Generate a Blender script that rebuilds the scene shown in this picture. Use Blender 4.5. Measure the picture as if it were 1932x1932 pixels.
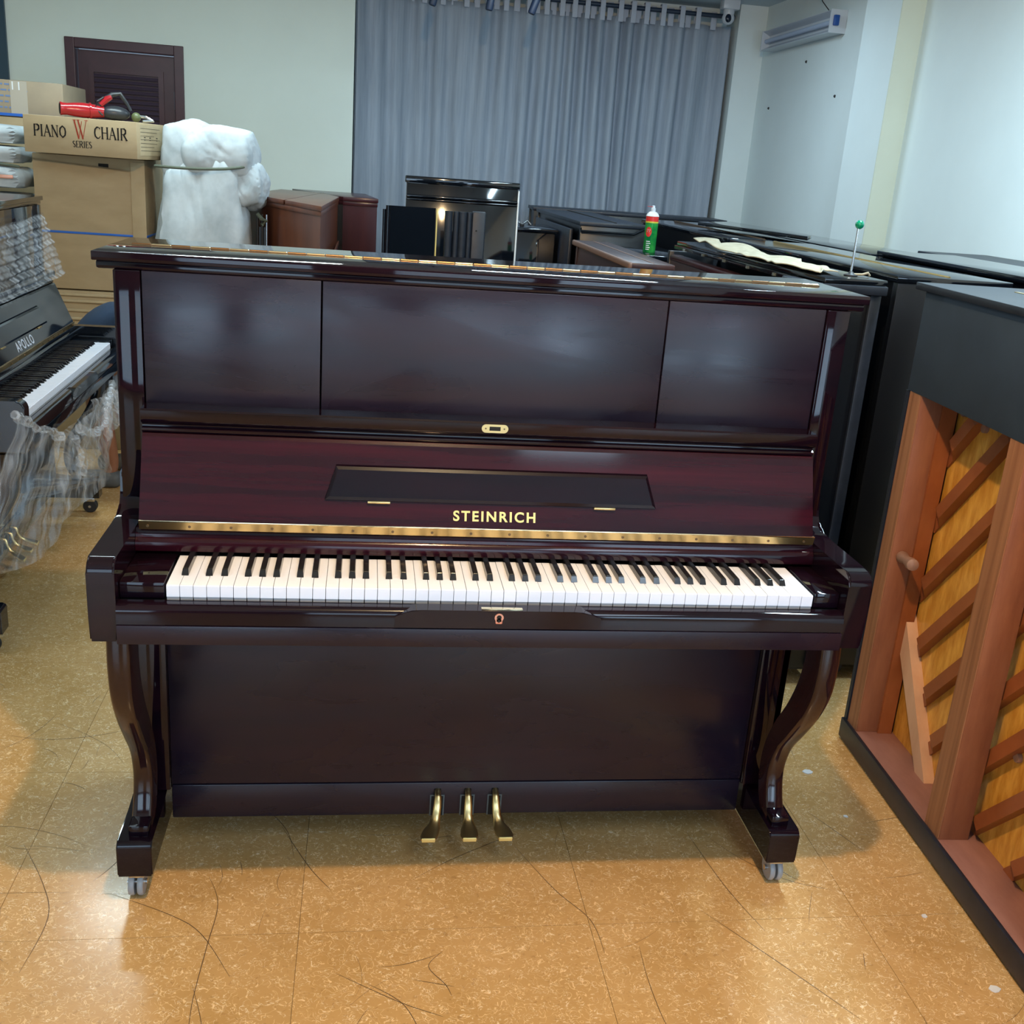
import bpy, bmesh, math, random
from mathutils import Vector, Matrix
random.seed(7)
PI = math.pi
S = bpy.context.scene
COL = S.collection
for o in list(bpy.data.objects): bpy.data.objects.remove(o)

# ---------------------------------------------------------------- camera, world, lights
cam_d = bpy.data.cameras.new('camera'); cam = bpy.data.objects.new('camera', cam_d); COL.objects.link(cam)
cam_d.sensor_width = 36; cam_d.sensor_fit = 'HORIZONTAL'; cam_d.lens = 36*1981.9/1932
cam_d.clip_start = .05
cam.matrix_world = Matrix.Translation((-.25707, -1.80434, 1.50252)) @ Matrix.Rotation(-.15069, 4, 'Z') @ \
    Matrix.Rotation(PI/2-.31488, 4, 'X') @ Matrix.Rotation(.07434, 4, 'Z')
S.camera = cam
S.view_settings.view_transform = 'Standard'; S.view_settings.look = 'None'
S.view_settings.gamma = 1; S.view_settings.use_curve_mapping = False
S.view_settings.exposure = 0.0
W = bpy.data.worlds.new('world'); S.world = W; W.use_nodes = True
W.node_tree.nodes['Background'].inputs[0].default_value = (.55, .75, 1, 1)
W.node_tree.nodes['Background'].inputs[1].default_value = 1.0

def light(name, kind, loc, energy, color, size=.1, size_y=None, rot=(0,0,0), spread=None):
    d = bpy.data.lights.new(name, kind); d.energy = energy; d.color = color
    if kind == 'AREA':
        d.size = size
        if size_y: d.shape = 'RECTANGLE'; d.size_y = size_y
        if spread: d.spread = spread
    else: d.shadow_soft_size = size
    o = bpy.data.objects.new(name, d); COL.objects.link(o); o.location = loc; o.rotation_euler = rot
    return o
WARM = (1, .66, .34)
light('warm_bulb_light', 'POINT', (.0, -.72, 2.585), 150, WARM, .03)
light('tube_light_front', 'AREA', (.80, -1.9, 2.56), 24, (.62, .80, 1), .5, 1.6)
light('fill_panel_left', 'AREA', (-1.9, 1.0, 2.56), 17, (.72, .90, 1), 1.1, 1.8)  # unseen ceiling panel, enlarged to lay a soft veil on the floor
light('tube_light_right', 'AREA', (1.45, 1.2, 2.56), 62, (.62, .86, 1), .12, 1.2)
light('fill_light_rear', 'AREA', (-1.1, 3.2, 2.58), 34, (.76, .95, .98), 1.2, .12)  # unseen fill, added to brighten the back walls
light('fill_light_far', 'AREA', (.9, 3.9, 2.58), 28, (.66, .86, 1), 1.2, .12)  # unseen fill, added to brighten the curtain end
for k, (x, w, e) in enumerate(((-2.2, 1.5, 42), (.2, 1.5, 34), (1.75, 1.0, 38))):
    light('daylight_glass_door', 'AREA', (x, -4.45, 1.15), e, (.52, .74, 1), w, 1.9, (PI/2, 0, 0))

# ---------------------------------------------------------------- materials
def mat(name, base=(.5,.5,.5), rough=.5, metal=0, spec=.5, coat=0, coat_r=.05, trans=0, emis=None):
    m = bpy.data.materials.new(name); m.use_nodes = True
    b = m.node_tree.nodes['Principled BSDF']
    b.inputs['Base Color'].default_value = (*base, 1); b.inputs['Roughness'].default_value = rough
    b.inputs['Metallic'].default_value = metal; b.inputs['Specular IOR Level'].default_value = spec
    b.inputs['Coat Weight'].default_value = coat; b.inputs['Coat Roughness'].default_value = coat_r
    b.inputs['Transmission Weight'].default_value = trans
    if emis: b.inputs['Emission Color'].default_value = (*emis[:3], 1); b.inputs['Emission Strength'].default_value = emis[3]
    return m
def N(m, t, **k):
    n = m.node_tree.nodes.new(t)
    for a, v in k.items(): setattr(n, a, v)
    return n
def L(m, a, b): m.node_tree.links.new(a, b)
def P(m): return m.node_tree.nodes['Principled BSDF']
def noise_color(m, c0, c1, scale, stretch=(1,1,1), detail=4, rough=.6, lo=.3, hi=.7, rr=None, bump=0, world=True, dist=0):
    g = N(m, 'ShaderNodeNewGeometry') if world else N(m, 'ShaderNodeTexCoord')
    mp = N(m, 'ShaderNodeMapping'); mp.inputs['Scale'].default_value = stretch
    L(m, g.outputs['Position' if world else 'Object'], mp.inputs[0])
    n = N(m, 'ShaderNodeTexNoise'); n.inputs['Scale'].default_value = scale; n.inputs['Detail'].default_value = detail
    n.inputs['Roughness'].default_value = rough; n.inputs['Distortion'].default_value = dist
    L(m, mp.outputs[0], n.inputs['Vector'])
    r = N(m, 'ShaderNodeValToRGB'); r.color_ramp.elements[0].position = lo; r.color_ramp.elements[1].position = hi
    r.color_ramp.elements[0].color = (*c0, 1); r.color_ramp.elements[1].color = (*c1, 1)
    L(m, n.outputs['Fac'], r.inputs[0]); L(m, r.outputs[0], P(m).inputs['Base Color'])
    if rr:
        q = N(m, 'ShaderNodeMapRange'); q.inputs['From Min'].default_value = lo; q.inputs['From Max'].default_value = hi
        q.inputs['To Min'].default_value = rr[0]; q.inputs['To Max'].default_value = rr[1]
        L(m, n.outputs['Fac'], q.inputs['Value']); L(m, q.outputs[0], P(m).inputs['Roughness'])
    if bump:
        b = N(m, 'ShaderNodeBump'); b.inputs['Strength'].default_value = bump; b.inputs['Distance'].default_value = .01
        L(m, n.outputs['Fac'], b.inputs['Height']); L(m, b.outputs[0], P(m).inputs['Normal'])
    return n
M = {}
# dark mahogany polyester (glossy) and its satin panels
M['gloss'] = mat('mahogany_polish', rough=.045, spec=.36); noise_color(M['gloss'], (.0045,.0022,.0052), (.010,.0030,.0065), 9, (.25,1,3), lo=.35, hi=.7)
m = M['satin'] = mat('mahogany_satin', rough=.25, spec=.40); noise_color(m, (.008,.0062,.0140), (.015,.0075,.0150), 7, (.3,1,2.5), lo=.35, hi=.7, rr=None)
n = N(m, 'ShaderNodeTexNoise'); n.inputs['Scale'].default_value = 5; n.inputs['Detail'].default_value = 8; n.inputs['Distortion'].default_value = 1.2
g = N(m, 'ShaderNodeNewGeometry'); mp = N(m, 'ShaderNodeMapping'); mp.inputs['Scale'].default_value = (.5, 1, 1.6); mp.inputs['Rotation'].default_value = (0, .3, 0)
L(m, g.outputs['Position'], mp.inputs[0]); L(m, mp.outputs[0], n.inputs['Vector'])
q = N(m, 'ShaderNodeMapRange'); q.inputs['From Min'].default_value = .35; q.inputs['From Max'].default_value = .7; q.inputs['To Min'].default_value = .2; q.inputs['To Max'].default_value = .42
L(m, n.outputs['Fac'], q.inputs['Value']); L(m, q.outputs[0], P(m).inputs['Roughness'])
M['red_gloss'] = mat('mahogany_red_polish', rough=.09, spec=.36); noise_color(M['red_gloss'], (.007,.0022,.0050), (.038,.0038,.0095), 6, (.2,1,5), lo=.3, hi=.72)
M['leg'] = mat('mahogany_leg_polish', rough=.1); noise_color(M['leg'], (.010,.004,.005), (.028,.008,.008), 5, (1,1,.4))
M['black'] = mat('black_polish', (.004,.006,.010), .06, spec=.7)
M['black_satin'] = mat('black_satin', rough=.42); noise_color(M['black_satin'], (.007,.011,.020), (.014,.019,.032), 30, detail=6)
M['black_matt'] = mat('black_matt_board', rough=.7); noise_color(M['black_matt'], (.009,.021,.042), (.017,.034,.062), 5, detail=8, bump=.1)
M['black_side'] = mat('black_side_panel', (.003,.004,.007), .35)
M['white_key'] = mat('white_key_plastic', (.82,.86,.97), .14)
M['key_wood'] = mat('key_wood_under', (.30,.31,.33), .6)
M['black_key'] = mat('black_key_plastic', (.010,.010,.012), .15)
M['brass'] = mat('brass', (.74,.54,.24), .28, 1)
M['brass_dark'] = mat('dark_brass', (.20,.12,.06), .4, 1)
M['brass_bright'] = mat('brass_bright', (.95,.80,.50), .15, 1)
M['gold_letter'] = mat('gold_lettering', (.85,.68,.25), .35, .55)
M['slot'] = mat('dark_slot', (.004,.004,.004), .8)
M['felt_grey'] = mat('grey_felt', (.10,.12,.12), .9)
M['rose'] = mat('rose_brass', (.72,.36,.26), .35, .6)
M['silver'] = mat('steel', (.6,.62,.64), .25, 1)
M['caster'] = mat('caster_wheel_grey', (.32,.33,.34), .3)
M['rubber'] = mat('dark_rubber', (.02,.02,.022), .5)
M['bwood'] = mat('brown_cabinet_wood', rough=.28); noise_color(M['bwood'], (.085,.025,.012), (.15,.045,.018), 5, (2,2,.3), lo=.35, hi=.7)
M['bwood_dark'] = mat('dark_red_cabinet_wood', rough=.25); noise_color(M['bwood_dark'], (.040,.010,.014), (.065,.016,.018), 6, (2,2,.3))
M['hwood'] = mat('dull_brown_lid', rough=.35); noise_color(M['hwood'], (.030,.014,.016), (.06,.03,.028), 8, (2,.3,1))
M['hedge'] = mat('worn_brown_edge', (.16,.085,.06), .5)
M['post'] = mat('back_post_timber', rough=.5); noise_color(M['post'], (.21,.068,.030), (.31,.115,.052), 26, (1,1,.18), detail=5)
M['post_face'] = mat('back_post_grain', rough=.55); nn_ = noise_color(M['post_face'], (.20,.075,.030), (.36,.16,.075), 60, (1,1,.03), detail=3)
M['sill'] = mat('pinkish_sill_timber', rough=.6); noise_color(M['sill'], (.24,.105,.085), (.33,.16,.13), 20, (1,.3,1))
M['spruce'] = mat('soundboard_spruce', rough=.22); noise_color(M['spruce'], (.56,.24,.030), (.80,.42,.075), 9, (1,5,1.2), lo=.32, hi=.68)
for m_ in (M['spruce'],):
    mp_ = [x for x in m_.node_tree.nodes if x.bl_idname == 'ShaderNodeMapping'][0]; mp_.inputs['Rotation'].default_value = (.95, 0, 0)
M['spruce2'] = mat('soundboard_spruce_dark', rough=.22); noise_color(M['spruce2'], (.50,.20,.025), (.70,.33,.055), 12, (1,4,1.2), lo=.32, hi=.68)
M['rib'] = mat('rib_timber', rough=.35); noise_color(M['rib'], (.23,.062,.018), (.33,.10,.032), 14, (1,.5,.5))
M['pale'] = mat('pale_bar_timber', rough=.5); noise_color(M['pale'], (.58,.33,.20), (.68,.42,.27), 18, (1,1,.2))
M['peg'] = mat('peg_timber', rough=.5); noise_color(M['peg'], (.25,.13,.09), (.34,.19,.13), 20)
M['carton'] = mat('corrugated_carton', rough=.8); noise_color(M['carton'], (.375,.285,.165), (.44,.34,.205), 5, (1,1,3), lo=.3, hi=.7, bump=.03)
M['carton_light'] = mat('carton_flap', rough=.8); noise_color(M['carton_light'], (.42,.33,.20), (.50,.40,.25), 9)
M['carton_grey'] = mat('carton_with_tape', rough=.5); noise_color(M['carton_grey'], (.30,.24,.17), (.38,.30,.20), 6)
M['ink'] = mat('black_print', (.02,.018,.018), .7); M['ink_red'] = mat('red_print', (.55,.07,.035), .7)
M['ink_blue'] = mat('faded_blue_print', (.16,.24,.42), .7)
M['strap'] = mat('blue_strap', (.02,.13,.55), .4)
M['tape'] = mat('clear_tape', (.46,.41,.34), .1)
M['cloth'] = mat('white_wrapping_cloth', rough=.85); noise_color(M['cloth'], (.36,.42,.46), (.52,.58,.62), 7, lo=.3, hi=.6)
M['rope'] = mat('green_grey_rope', (.10,.12,.09), .8)
M['curtain'] = mat('grey_blue_curtain', rough=.8); noise_color(M['curtain'], (.26,.31,.38), (.35,.405,.48), 22, (3,1,.12), detail=5)
M['tab'] = mat('curtain_tab_white', (.42,.47,.56), .8)
M['rail'] = mat('dark_curtain_rail', (.015,.03,.06), .4)
M['spot'] = mat('navy_spotlight', (.005,.014,.040), .5)
def wallmat(name, c, d=.93):
    m = mat(name, rough=.75); noise_color(m, tuple(x*d for x in c), c, 1.6, detail=6, bump=.04); return m
M['wall_green'] = wallmat('door_wall_paint', (.66,.74,.69))
M['wall_blue'] = wallmat('right_wall_paint', (.72,.81,.82))
M['wall_strip'] = wallmat('pillar_side_shade', (.66,.70,.58))  # pillar's near side, its yellowish shade put into the colour
M['wall_front'] = wallmat('front_wall_dark_paint', (.10,.11,.13))
M['ceil'] = wallmat('ceiling_paint', (.55,.63,.68))
M['door'] = mat('dark_maroon_door', rough=.4); noise_color(M['door'], (.045,.016,.024), (.062,.022,.030), 10)
M['louver'] = mat('louver_slat', (.060,.042,.065), .4)
M['win_frame'] = mat('dark_teal_frame', (.014,.045,.075), .35)
M['win_pane'] = mat('frosted_pane', (.55,.66,.62), .3)
M['white_plastic'] = mat('white_plastic', (.55,.60,.66), .3)
M['tube'] = mat('unlit_tube_glass', (.42,.50,.66), .25)
M['blue_cap'] = mat('blue_end_cap', (.01,.07,.30), .4)
M['lens'] = mat('camera_lens', (.005,.012,.03), .05)
M['can_green'] = mat('green_can', rough=.18, metal=.3); noise_color(M['can_green'], (.0,.16,.05), (.04,.42,.07), 25)
M['can_red'] = mat('red_can_band', (.60,.025,.02), .2)
M['can_yellow'] = mat('yellow_can_band', (.55,.5,.05), .25)
M['can_white'] = mat('can_shoulder', (.75,.78,.80), .25)
M['ball'] = mat('green_ball', (.0,.22,.12), .15)
M['felt'] = mat('cream_felt_cloth', rough=.85); noise_color(M['felt'], (.30,.265,.18), (.42,.37,.27), 20)
M['felt'].node_tree.nodes['Principled BSDF'].inputs['Roughness'].default_value = .85
M['red_plastic'] = mat('red_blower_plastic', (.33,.010,.015), .2)
M['dark_plastic'] = mat('dark_blower_plastic', (.02,.022,.028), .35)
M['olive'] = mat('olive_plastic', (.10,.12,.05), .4)
M['skin'] = mat('skin', rough=.5); noise_color(M['skin'], (.24,.10,.055), (.30,.135,.08), 8)
M['navy'] = mat('navy_cotton', (.008,.025,.060), .9)
M['shorts'] = mat('grey_shorts', (.22,.27,.33), .9)
M['shoe'] = mat('grey_shoe', (.09,.10,.11), .7)
M['hair'] = mat('black_hair', (.01,.009,.008), .5)
M['scratch'] = mat('dark_scratch', (.10,.055,.025), .6)
M['debris'] = mat('white_scrap', (.7,.7,.7), .7)

# floor tile vinyl: tan ground, fine pale squiggles, dark scratches
m = M['tile'] = mat('vinyl_tile', rough=.20, spec=.5)
nt = m.node_tree
g = N(m, 'ShaderNodeNewGeometry')
def nz(scale, detail=2, dist=0, st=(1,1,1), rot=0, off=0):
    mp = N(m, 'ShaderNodeMapping'); mp.inputs['Scale'].default_value = st; mp.inputs['Rotation'].default_value = (0,0,rot); mp.inputs['Location'].default_value = (off,off*.7,0)
    L(m, g.outputs['Position'], mp.inputs[0])
    n = N(m, 'ShaderNodeTexNoise'); n.inputs['Scale'].default_value = scale; n.inputs['Detail'].default_value = detail; n.inputs['Distortion'].default_value = dist
    L(m, mp.outputs[0], n.inputs['Vector']); return n.outputs['Fac']
def math_(op, a, b=None):
    n = N(m, 'ShaderNodeMath', operation=op)
    for i, v in enumerate((a, b)):
        if v is None: continue
        if isinstance(v, (int, float)): n.inputs[i].default_value = v
        else: L(m, v, n.inputs[i])
    return n.outputs[0]
def mixc(f, a, b):
    n = N(m, 'ShaderNodeMix', data_type='RGBA')
    L(m, f, n.inputs[0])
    for i, v in ((6, a), (7, b)):
        if isinstance(v, tuple): n.inputs[i].default_value = (*v, 1)
        else: L(m, v, n.inputs[i])
    return n.outputs[2]
def ridge(f, w):   # 1 on the level line of a noise, falls to 0 at width w
    d = math_('ABSOLUTE', math_('SUBTRACT', f, .5)); n = N(m, 'ShaderNodeMapRange')
    n.inputs['From Min'].default_value = 0; n.inputs['From Max'].default_value = w; n.inputs['To Min'].default_value = 1; n.inputs['To Max'].default_value = 0
    L(m, d, n.inputs['Value']); return n.outputs[0]
def step(f, a, b):
    n = N(m, 'ShaderNodeMapRange'); n.inputs['From Min'].default_value = a; n.inputs['From Max'].default_value = b
    L(m, f, n.inputs['Value']); return n.outputs[0]
base = mixc(step(nz(5, 6), .3, .75), (.46,.265,.092), (.58,.35,.142))
oi = N(m, 'ShaderNodeObjectInfo')
v1 = math_('MULTIPLY', ridge(nz(40, 1.0, 1.6, (1,1,1)), .022), step(nz(34, 1, 0, off=3), .40, .47))
v2 = math_('MULTIPLY', ridge(nz(58, 1, 1.4, (.8,1.2,1), .9, 7), .022), step(nz(42, 1, 0, off=9), .46, .53))
c = mixc(math_('MULTIPLY', v1, .85), base, (.86,.62,.34))
c = mixc(math_('MULTIPLY', v2, .70), c, (.92,.78,.55))
v3 = step(nz(95, 2, .6, off=5), .62, .70)
c = mixc(math_('MULTIPLY', v3, .35), c, (.27,.14,.05))
hs = N(m, 'ShaderNodeHueSaturation'); L(m, c, hs.inputs['Color'])
L(m, math_('ADD', .96, math_('MULTIPLY', oi.outputs['Random'], .08)), hs.inputs['Value'])
L(m, hs.outputs[0], P(m).inputs['Base Color'])
L(m, math_('ADD', .13, math_('MULTIPLY', nz(3, 4, off=31), .16)), P(m).inputs['Roughness'])
M['grout'] = mat('dark_tile_joint', (.20,.12,.06), .8)

# clear stretch film
m = M['film'] = mat('clear_stretch_film')
nt = m.node_tree; out = nt.nodes['Material Output']
b = P(m); b.inputs['Base Color'].default_value = (.62,.68,.76,1); b.inputs['Roughness'].default_value = .16; b.inputs['Specular IOR Level'].default_value = .9
tr = N(m, 'ShaderNodeBsdfTransparent'); mx = N(m, 'ShaderNodeMixShader')
uv = N(m, 'ShaderNodeUVMap'); mp = N(m, 'ShaderNodeMapping'); mp.inputs['Scale'].default_value = (22, 1.3, 1)
L(m, uv.outputs[0], mp.inputs[0])
n = N(m, 'ShaderNodeTexNoise'); n.inputs['Scale'].default_value = 2.2; n.inputs['Detail'].default_value = 6; L(m, mp.outputs[0], n.inputs['Vector'])
r = N(m, 'ShaderNodeMapRange'); r.inputs['From Min'].default_value = .42; r.inputs['From Max'].default_value = .78; r.inputs['To Min'].default_value = .10; r.inputs['To Max'].default_value = .62
L(m, n.outputs['Fac'], r.inputs['Value']); L(m, r.outputs[0], mx.inputs[0])
L(m, tr.outputs[0], mx.inputs[1]); L(m, b.outputs[0], mx.inputs[2]); L(m, mx.outputs[0], out.inputs[0])
bp_ = N(m, 'ShaderNodeBump'); bp_.inputs['Strength'].default_value = .5; bp_.inputs['Distance'].default_value = .01
L(m, n.outputs['Fac'], bp_.inputs['Height']); L(m, bp_.outputs[0], b.inputs['Normal'])

# ---------------------------------------------------------------- geometry helpers
def obj(name, bm, m, parent=None, smooth=False, label=None, kind=None):
    me = bpy.data.meshes.new(name); bmesh.ops.recalc_face_normals(bm, faces=bm.faces); bm.to_mesh(me); bm.free()
    if smooth:
        for p in me.polygons: p.use_smooth = True
        try: me.set_sharp_from_angle(angle=math.radians(40))
        except Exception: pass
    o = bpy.data.objects.new(name, me); COL.objects.link(o)
    for mm in (m if isinstance(m, (list, tuple)) else [m]): me.materials.append(M[mm])
    if parent: o.parent = parent
    if label: o['label'] = label
    if kind: o['kind'] = kind
    return o
def tag(o, label, cat, group=None):
    o['label'] = label; o['category'] = cat
    if group: o['group'] = group
    return o
def thing(name, label, cat, loc=(0,0,0), rz=0, group=None, tilt=None):
    o = bpy.data.objects.new(name, None); COL.objects.link(o); o.location = loc
    o.rotation_euler = tilt if tilt else (0,0,rz); o.empty_display_size = .1
    return tag(o, label, cat, group)
def struct(name, bm, m, parent=None, smooth=False):
    o = obj(name, bm, m, parent, smooth)
    if not parent: o['kind'] = 'structure'
    return o
def nb(): return bmesh.new()
def bx(bm, x0, x1, y0, y1, z0, z1, bev=0, seg=2, rot=None, at=None, mi=0):
    vs = [bm.verts.new((x, y, z)) for x in (x0, x1) for y in (y0, y1) for z in (z0, z1)]
    F = [bm.faces.new([vs[i] for i in f]) for f in ((0,1,3,2),(4,6,7,5),(0,4,5,1),(2,3,7,6),(0,2,6,4),(1,5,7,3))]
    for f in F: f.material_index = mi
    if bev:
        es = list({e for f in F for e in f.edges})
        r = bmesh.ops.bevel(bm, geom=es, offset=bev, segments=seg, affect='EDGES', profile=.5)
        vs = list({v for f in r['faces'] for v in f.verts} | {v for v in vs if v.is_valid})
        for f in r['faces']: f.material_index = mi
    if rot is not None: bmesh.ops.rotate(bm, verts=vs, cent=at, matrix=rot)
    return vs
def B(name, d, m, parent=None, bev=0, seg=2, **k):
    bm = nb(); bx(bm, *d, bev=bev, seg=seg); return obj(name, bm, m, parent, smooth=bev > 0, **k)
def prism(bm, prof, a0, a1, axis='X', cap=True):
    """profile of (u,v) swept along axis; X: (y,z)  Y: (x,z)  Z: (x,y)"""
    def pt(u, v, a): return {'X': (a, u, v), 'Y': (u, a, v), 'Z': (u, v, a)}[axis]
    A = [bm.verts.new(pt(u, v, a0)) for u, v in prof]; Bv = [bm.verts.new(pt(u, v, a1)) for u, v in prof]
    n = len(prof)
    for i in range(n): bm.faces.new((A[i], A[(i+1) % n], Bv[(i+1) % n], Bv[i]))
    if cap: bm.faces.new(A[::-1]); bm.faces.new(Bv)
    return A + Bv
def PR(name, prof, a0, a1, m, parent=None, axis='X', smooth=False, bev=0, **k):
    bm = nb(); prism(bm, prof, a0, a1, axis)
    if bev: bmesh.ops.bevel(bm, geom=list(bm.edges), offset=bev, segments=2, affect='EDGES', profile=.5); smooth = True
    return obj(name, bm, m, parent, smooth, **k)
def lathe(bm, prof, seg=20, c=(0,0,0), axis='Z', mi=0):
    rings = []
    for r, h in prof:
        ring = []
        for i in range(seg):
            a = 2*PI*i/seg; u, v = r*math.cos(a), r*math.sin(a)
            p = {'Z': (u, v, h), 'X': (h, u, v), 'Y': (v, h, u)}[axis]
            ring.append(bm.verts.new((p[0]+c[0], p[1]+c[1], p[2]+c[2])))
        rings.append(ring)
    for k in range(len(rings)-1):
        for i in range(seg):
            f = bm.faces.new((rings[k][i], rings[k][(i+1) % seg], rings[k+1][(i+1) % seg], rings[k+1][i])); f.material_index = mi
    for rg in (rings[0], rings[-1]):
        if abs(prof[0][0]) > 1e-6: 
            try: f = bm.faces.new(rg); f.material_index = mi
            except ValueError: pass
def LA(name, prof, m, parent=None, seg=20, c=(0,0,0), axis='Z', **k):
    bm = nb(); lathe(bm, prof, seg, c, axis); return obj(name, bm, m, parent, smooth=True, **k)
def tube(bm, pts, r, seg=8, closed=False):
    pts = [Vector(p) for p in pts]; rings = []; n = len(pts)
    up = Vector((0,0,1))
    for i, p in enumerate(pts):
        t = (pts[min(i+1, n-1)] - pts[max(i-1, 0)]).normalized()
        u = t.cross(up)
        if u.length < 1e-3: u = t.cross(Vector((1,0,0)))
        u.normalize(); v = t.cross(u)
        rr = r[i] if isinstance(r, (list, tuple)) else r
        rings.append([bm.verts.new(p + u*rr*math.cos(2*PI*k/seg) + v*rr*math.sin(2*PI*k/seg)) for k in range(seg)])
    for a, b in zip(rings, rings[1:]):
        for k in range(seg): bm.faces.new((a[k], a[(k+1) % seg], b[(k+1) % seg], b[k]))
    bm.faces.new(rings[0]); bm.faces.new(rings[-1][::-1])
def TU(name, pts, r, m, parent=None, seg=8, **k):
    bm = nb(); tube(bm, pts, r, seg); return obj(name, bm, m, parent, smooth=True, **k)
def spline(pts, n=6):
    out = []; P_ = [Vector((*p, 0)) if len(p) == 2 else Vector(p) for p in pts]; k = len(P_)
    for i in range(k-1):
        a, b, c, d = P_[max(i-1,0)], P_[i], P_[i+1], P_[min(i+2,k-1)]
        for j in range(n):
            t = j/n
            out.append(.5*((2*b)+(-a+c)*t+(2*a-5*b+4*c-d)*t*t+(-a+3*b-3*c+d)*t**3))
    out.append(P_[-1]); return out
def sp2(pts, n=6): return [(p.x, p.y) for p in spline(pts, n)]
def text(name, s, size, m, parent, mw, extrude=.0006, bold=0, align='CENTER', space=1):
    c = bpy.data.curves.new(name, 'FONT'); c.body = s; c.size = size; c.extrude = extrude; c.offset = bold
    c.align_x = align; c.align_y = 'CENTER'; c.space_character = space
    if bold: c.bevel_depth = 0
    t = bpy.data.objects.new(name, c); COL.objects.link(t)
    dg = bpy.context.evaluated_depsgraph_get(); me = bpy.data.meshes.new_from_object(t.evaluated_get(dg))
    bpy.data.objects.remove(t)
    me.transform(mw); me.materials.clear(); me.materials.append(M[m])
    o = bpy.data.objects.new(name, me); COL.objects.link(o); o.parent = parent
    return o
def copy_tree(o, parent=None):
    c = o.copy(); COL.objects.link(c); c.parent = parent
    for ch in [x for x in bpy.data.objects if x.parent == o]: copy_tree(ch, c)
    return c

# ---------------------------------------------------------------- the room
XR, XL, YB, YF, ZC = 2.33, -3.6, 5.85, -4.6, 2.64
fl = struct('floor', (lambda b: (bx(b, XL, XR, YF, YB, -.05, -.003), b)[1])(nb()), 'grout')
TS, J = .603, .0005
for i in range(-7, 5):
    for j in range(-9, 11):
        x0, x1 = -.358+i*TS+J, -.358+(i+1)*TS-J; y0, y1 = -.014+j*TS+J, -.014+(j+1)*TS-J
        x0, x1, y0, y1 = max(x0, XL), min(x1, XR), max(y0, YF), min(y1, YB)
        if x1-x0 < .03 or y1-y0 < .03: continue
        B('tile', (x0, x1, y0, y1, -.003, 0), 'tile', fl)
def wall(name, d, m): return struct(name, (lambda b: (bx(b, *d), b)[1])(nb()), m)
wall('ceiling', (XL-.1, XR+.1, YF-.1, YB+.1, ZC, ZC+.1), 'ceil')
wall('wall_right', (XR, XR+.12, YF, YB+.1, 0, ZC), 'wall_blue')
wall('wall_left', (XL-.12, XL, YF, YB, 0, ZC), 'wall_green')
wall('wall_curtain', (-.37, XR, YB, YB+.1, 0, ZC), 'wall_blue')
wall('wall_corner_return', (-.49, -.372, 5.32, YB+.1, 0, ZC), 'wall_green')
wall('trim_1', (2.14, XR, 5.58, YB, 0, ZC), 'wall_blue')
p = wall('trim_2', (2.215, XR, 3.39, 3.79, 0, ZC), 'wall_blue')
wall('trim_3', (2.212, XR, 3.382, 3.39, 0, ZC), 'wall_strip')  # thin slab carrying the painted shade of the pillar side
# door wall with door and window openings kept as boxes around them
bm = nb(); DX0, DX1, DZ = -2.05, -1.375, 2.055; WX1, WZ = -2.37, 1.77
bx(bm, DX1, -.37, 5.2, 5.32, 0, ZC); bx(bm, DX0, DX1, 5.2, 5.32, DZ, ZC); bx(bm, WX1, DX0, 5.2, 5.32, 0, ZC)
bx(bm, XL, WX1, 5.2, 5.32, 0, WZ); bx(bm, XL, -3.4, 5.2, 5.32, WZ, ZC)
struct('wall_door', bm, 'wall_green')
# louvred door
d = B('door_1', (DX0+.06, DX1-.06, 5.235, 5.27, .01, DZ-.06), 'door'); d['kind'] = 'structure'
bm = nb()
bx(bm, DX0, DX0+.055, 5.185, 5.30, 0, DZ, .004); bx(bm, DX1-.055, DX1, 5.185, 5.30, 0, DZ, .004); bx(bm, DX0+.055, DX1-.055, 5.185, 5.30, DZ-.055, DZ, .004)
obj('door_frame', bm, 'door', d)
bm = nb(); lx0, lx1, lz0, lz1 = -1.90, -1.53, 1.35, 1.875
for q in ((lx0-.03, lx0, lz0-.03, lz1+.03), (lx1, lx1+.03, lz0-.03, lz1+.03), (lx0, lx1, lz1, lz1+.03), (lx0, lx1, lz0-.03, lz0)):
    bx(bm, q[0], q[1], 5.222, 5.236, q[2], q[3])
obj('louver_frame', bm, 'door', d)
k = 0; z = lz0+.012
while z < lz1-.01:
    bm = nb(); bx(bm, lx0, lx1, -.012, .012, -.003, .003); bmesh.ops.rotate(bm, verts=bm.verts, cent=(0,0,0), matrix=Matrix.Rotation(.7, 3, 'X'))
    bmesh.ops.translate(bm, verts=bm.verts, vec=(0, 5.226, z)); obj('louver_slat', bm, 'louver', d); z += .0275
B('hinge', (DX1-.068, DX1-.056, 5.226, 5.236, 1.70, 1.80), 'louver', d)
# window upper left
w = struct('window_1', (lambda b: (bx(b, -3.34, WX1-.06, 5.24, 5.25, WZ+.06, ZC-.06), b)[1])(nb()), 'win_pane')
bm = nb(); bx(bm, -3.4, WX1, 5.18, 5.28, WZ, WZ+.06); bx(bm, -3.4, WX1, 5.18, 5.28, ZC-.06, ZC)
bx(bm, -3.4, -3.34, 5.18, 5.28, WZ+.06, ZC-.06); bx(bm, WX1-.06, WX1, 5.18, 5.28, WZ+.06, ZC-.06)
obj('window_frame', bm, 'win_frame', w)
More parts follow.
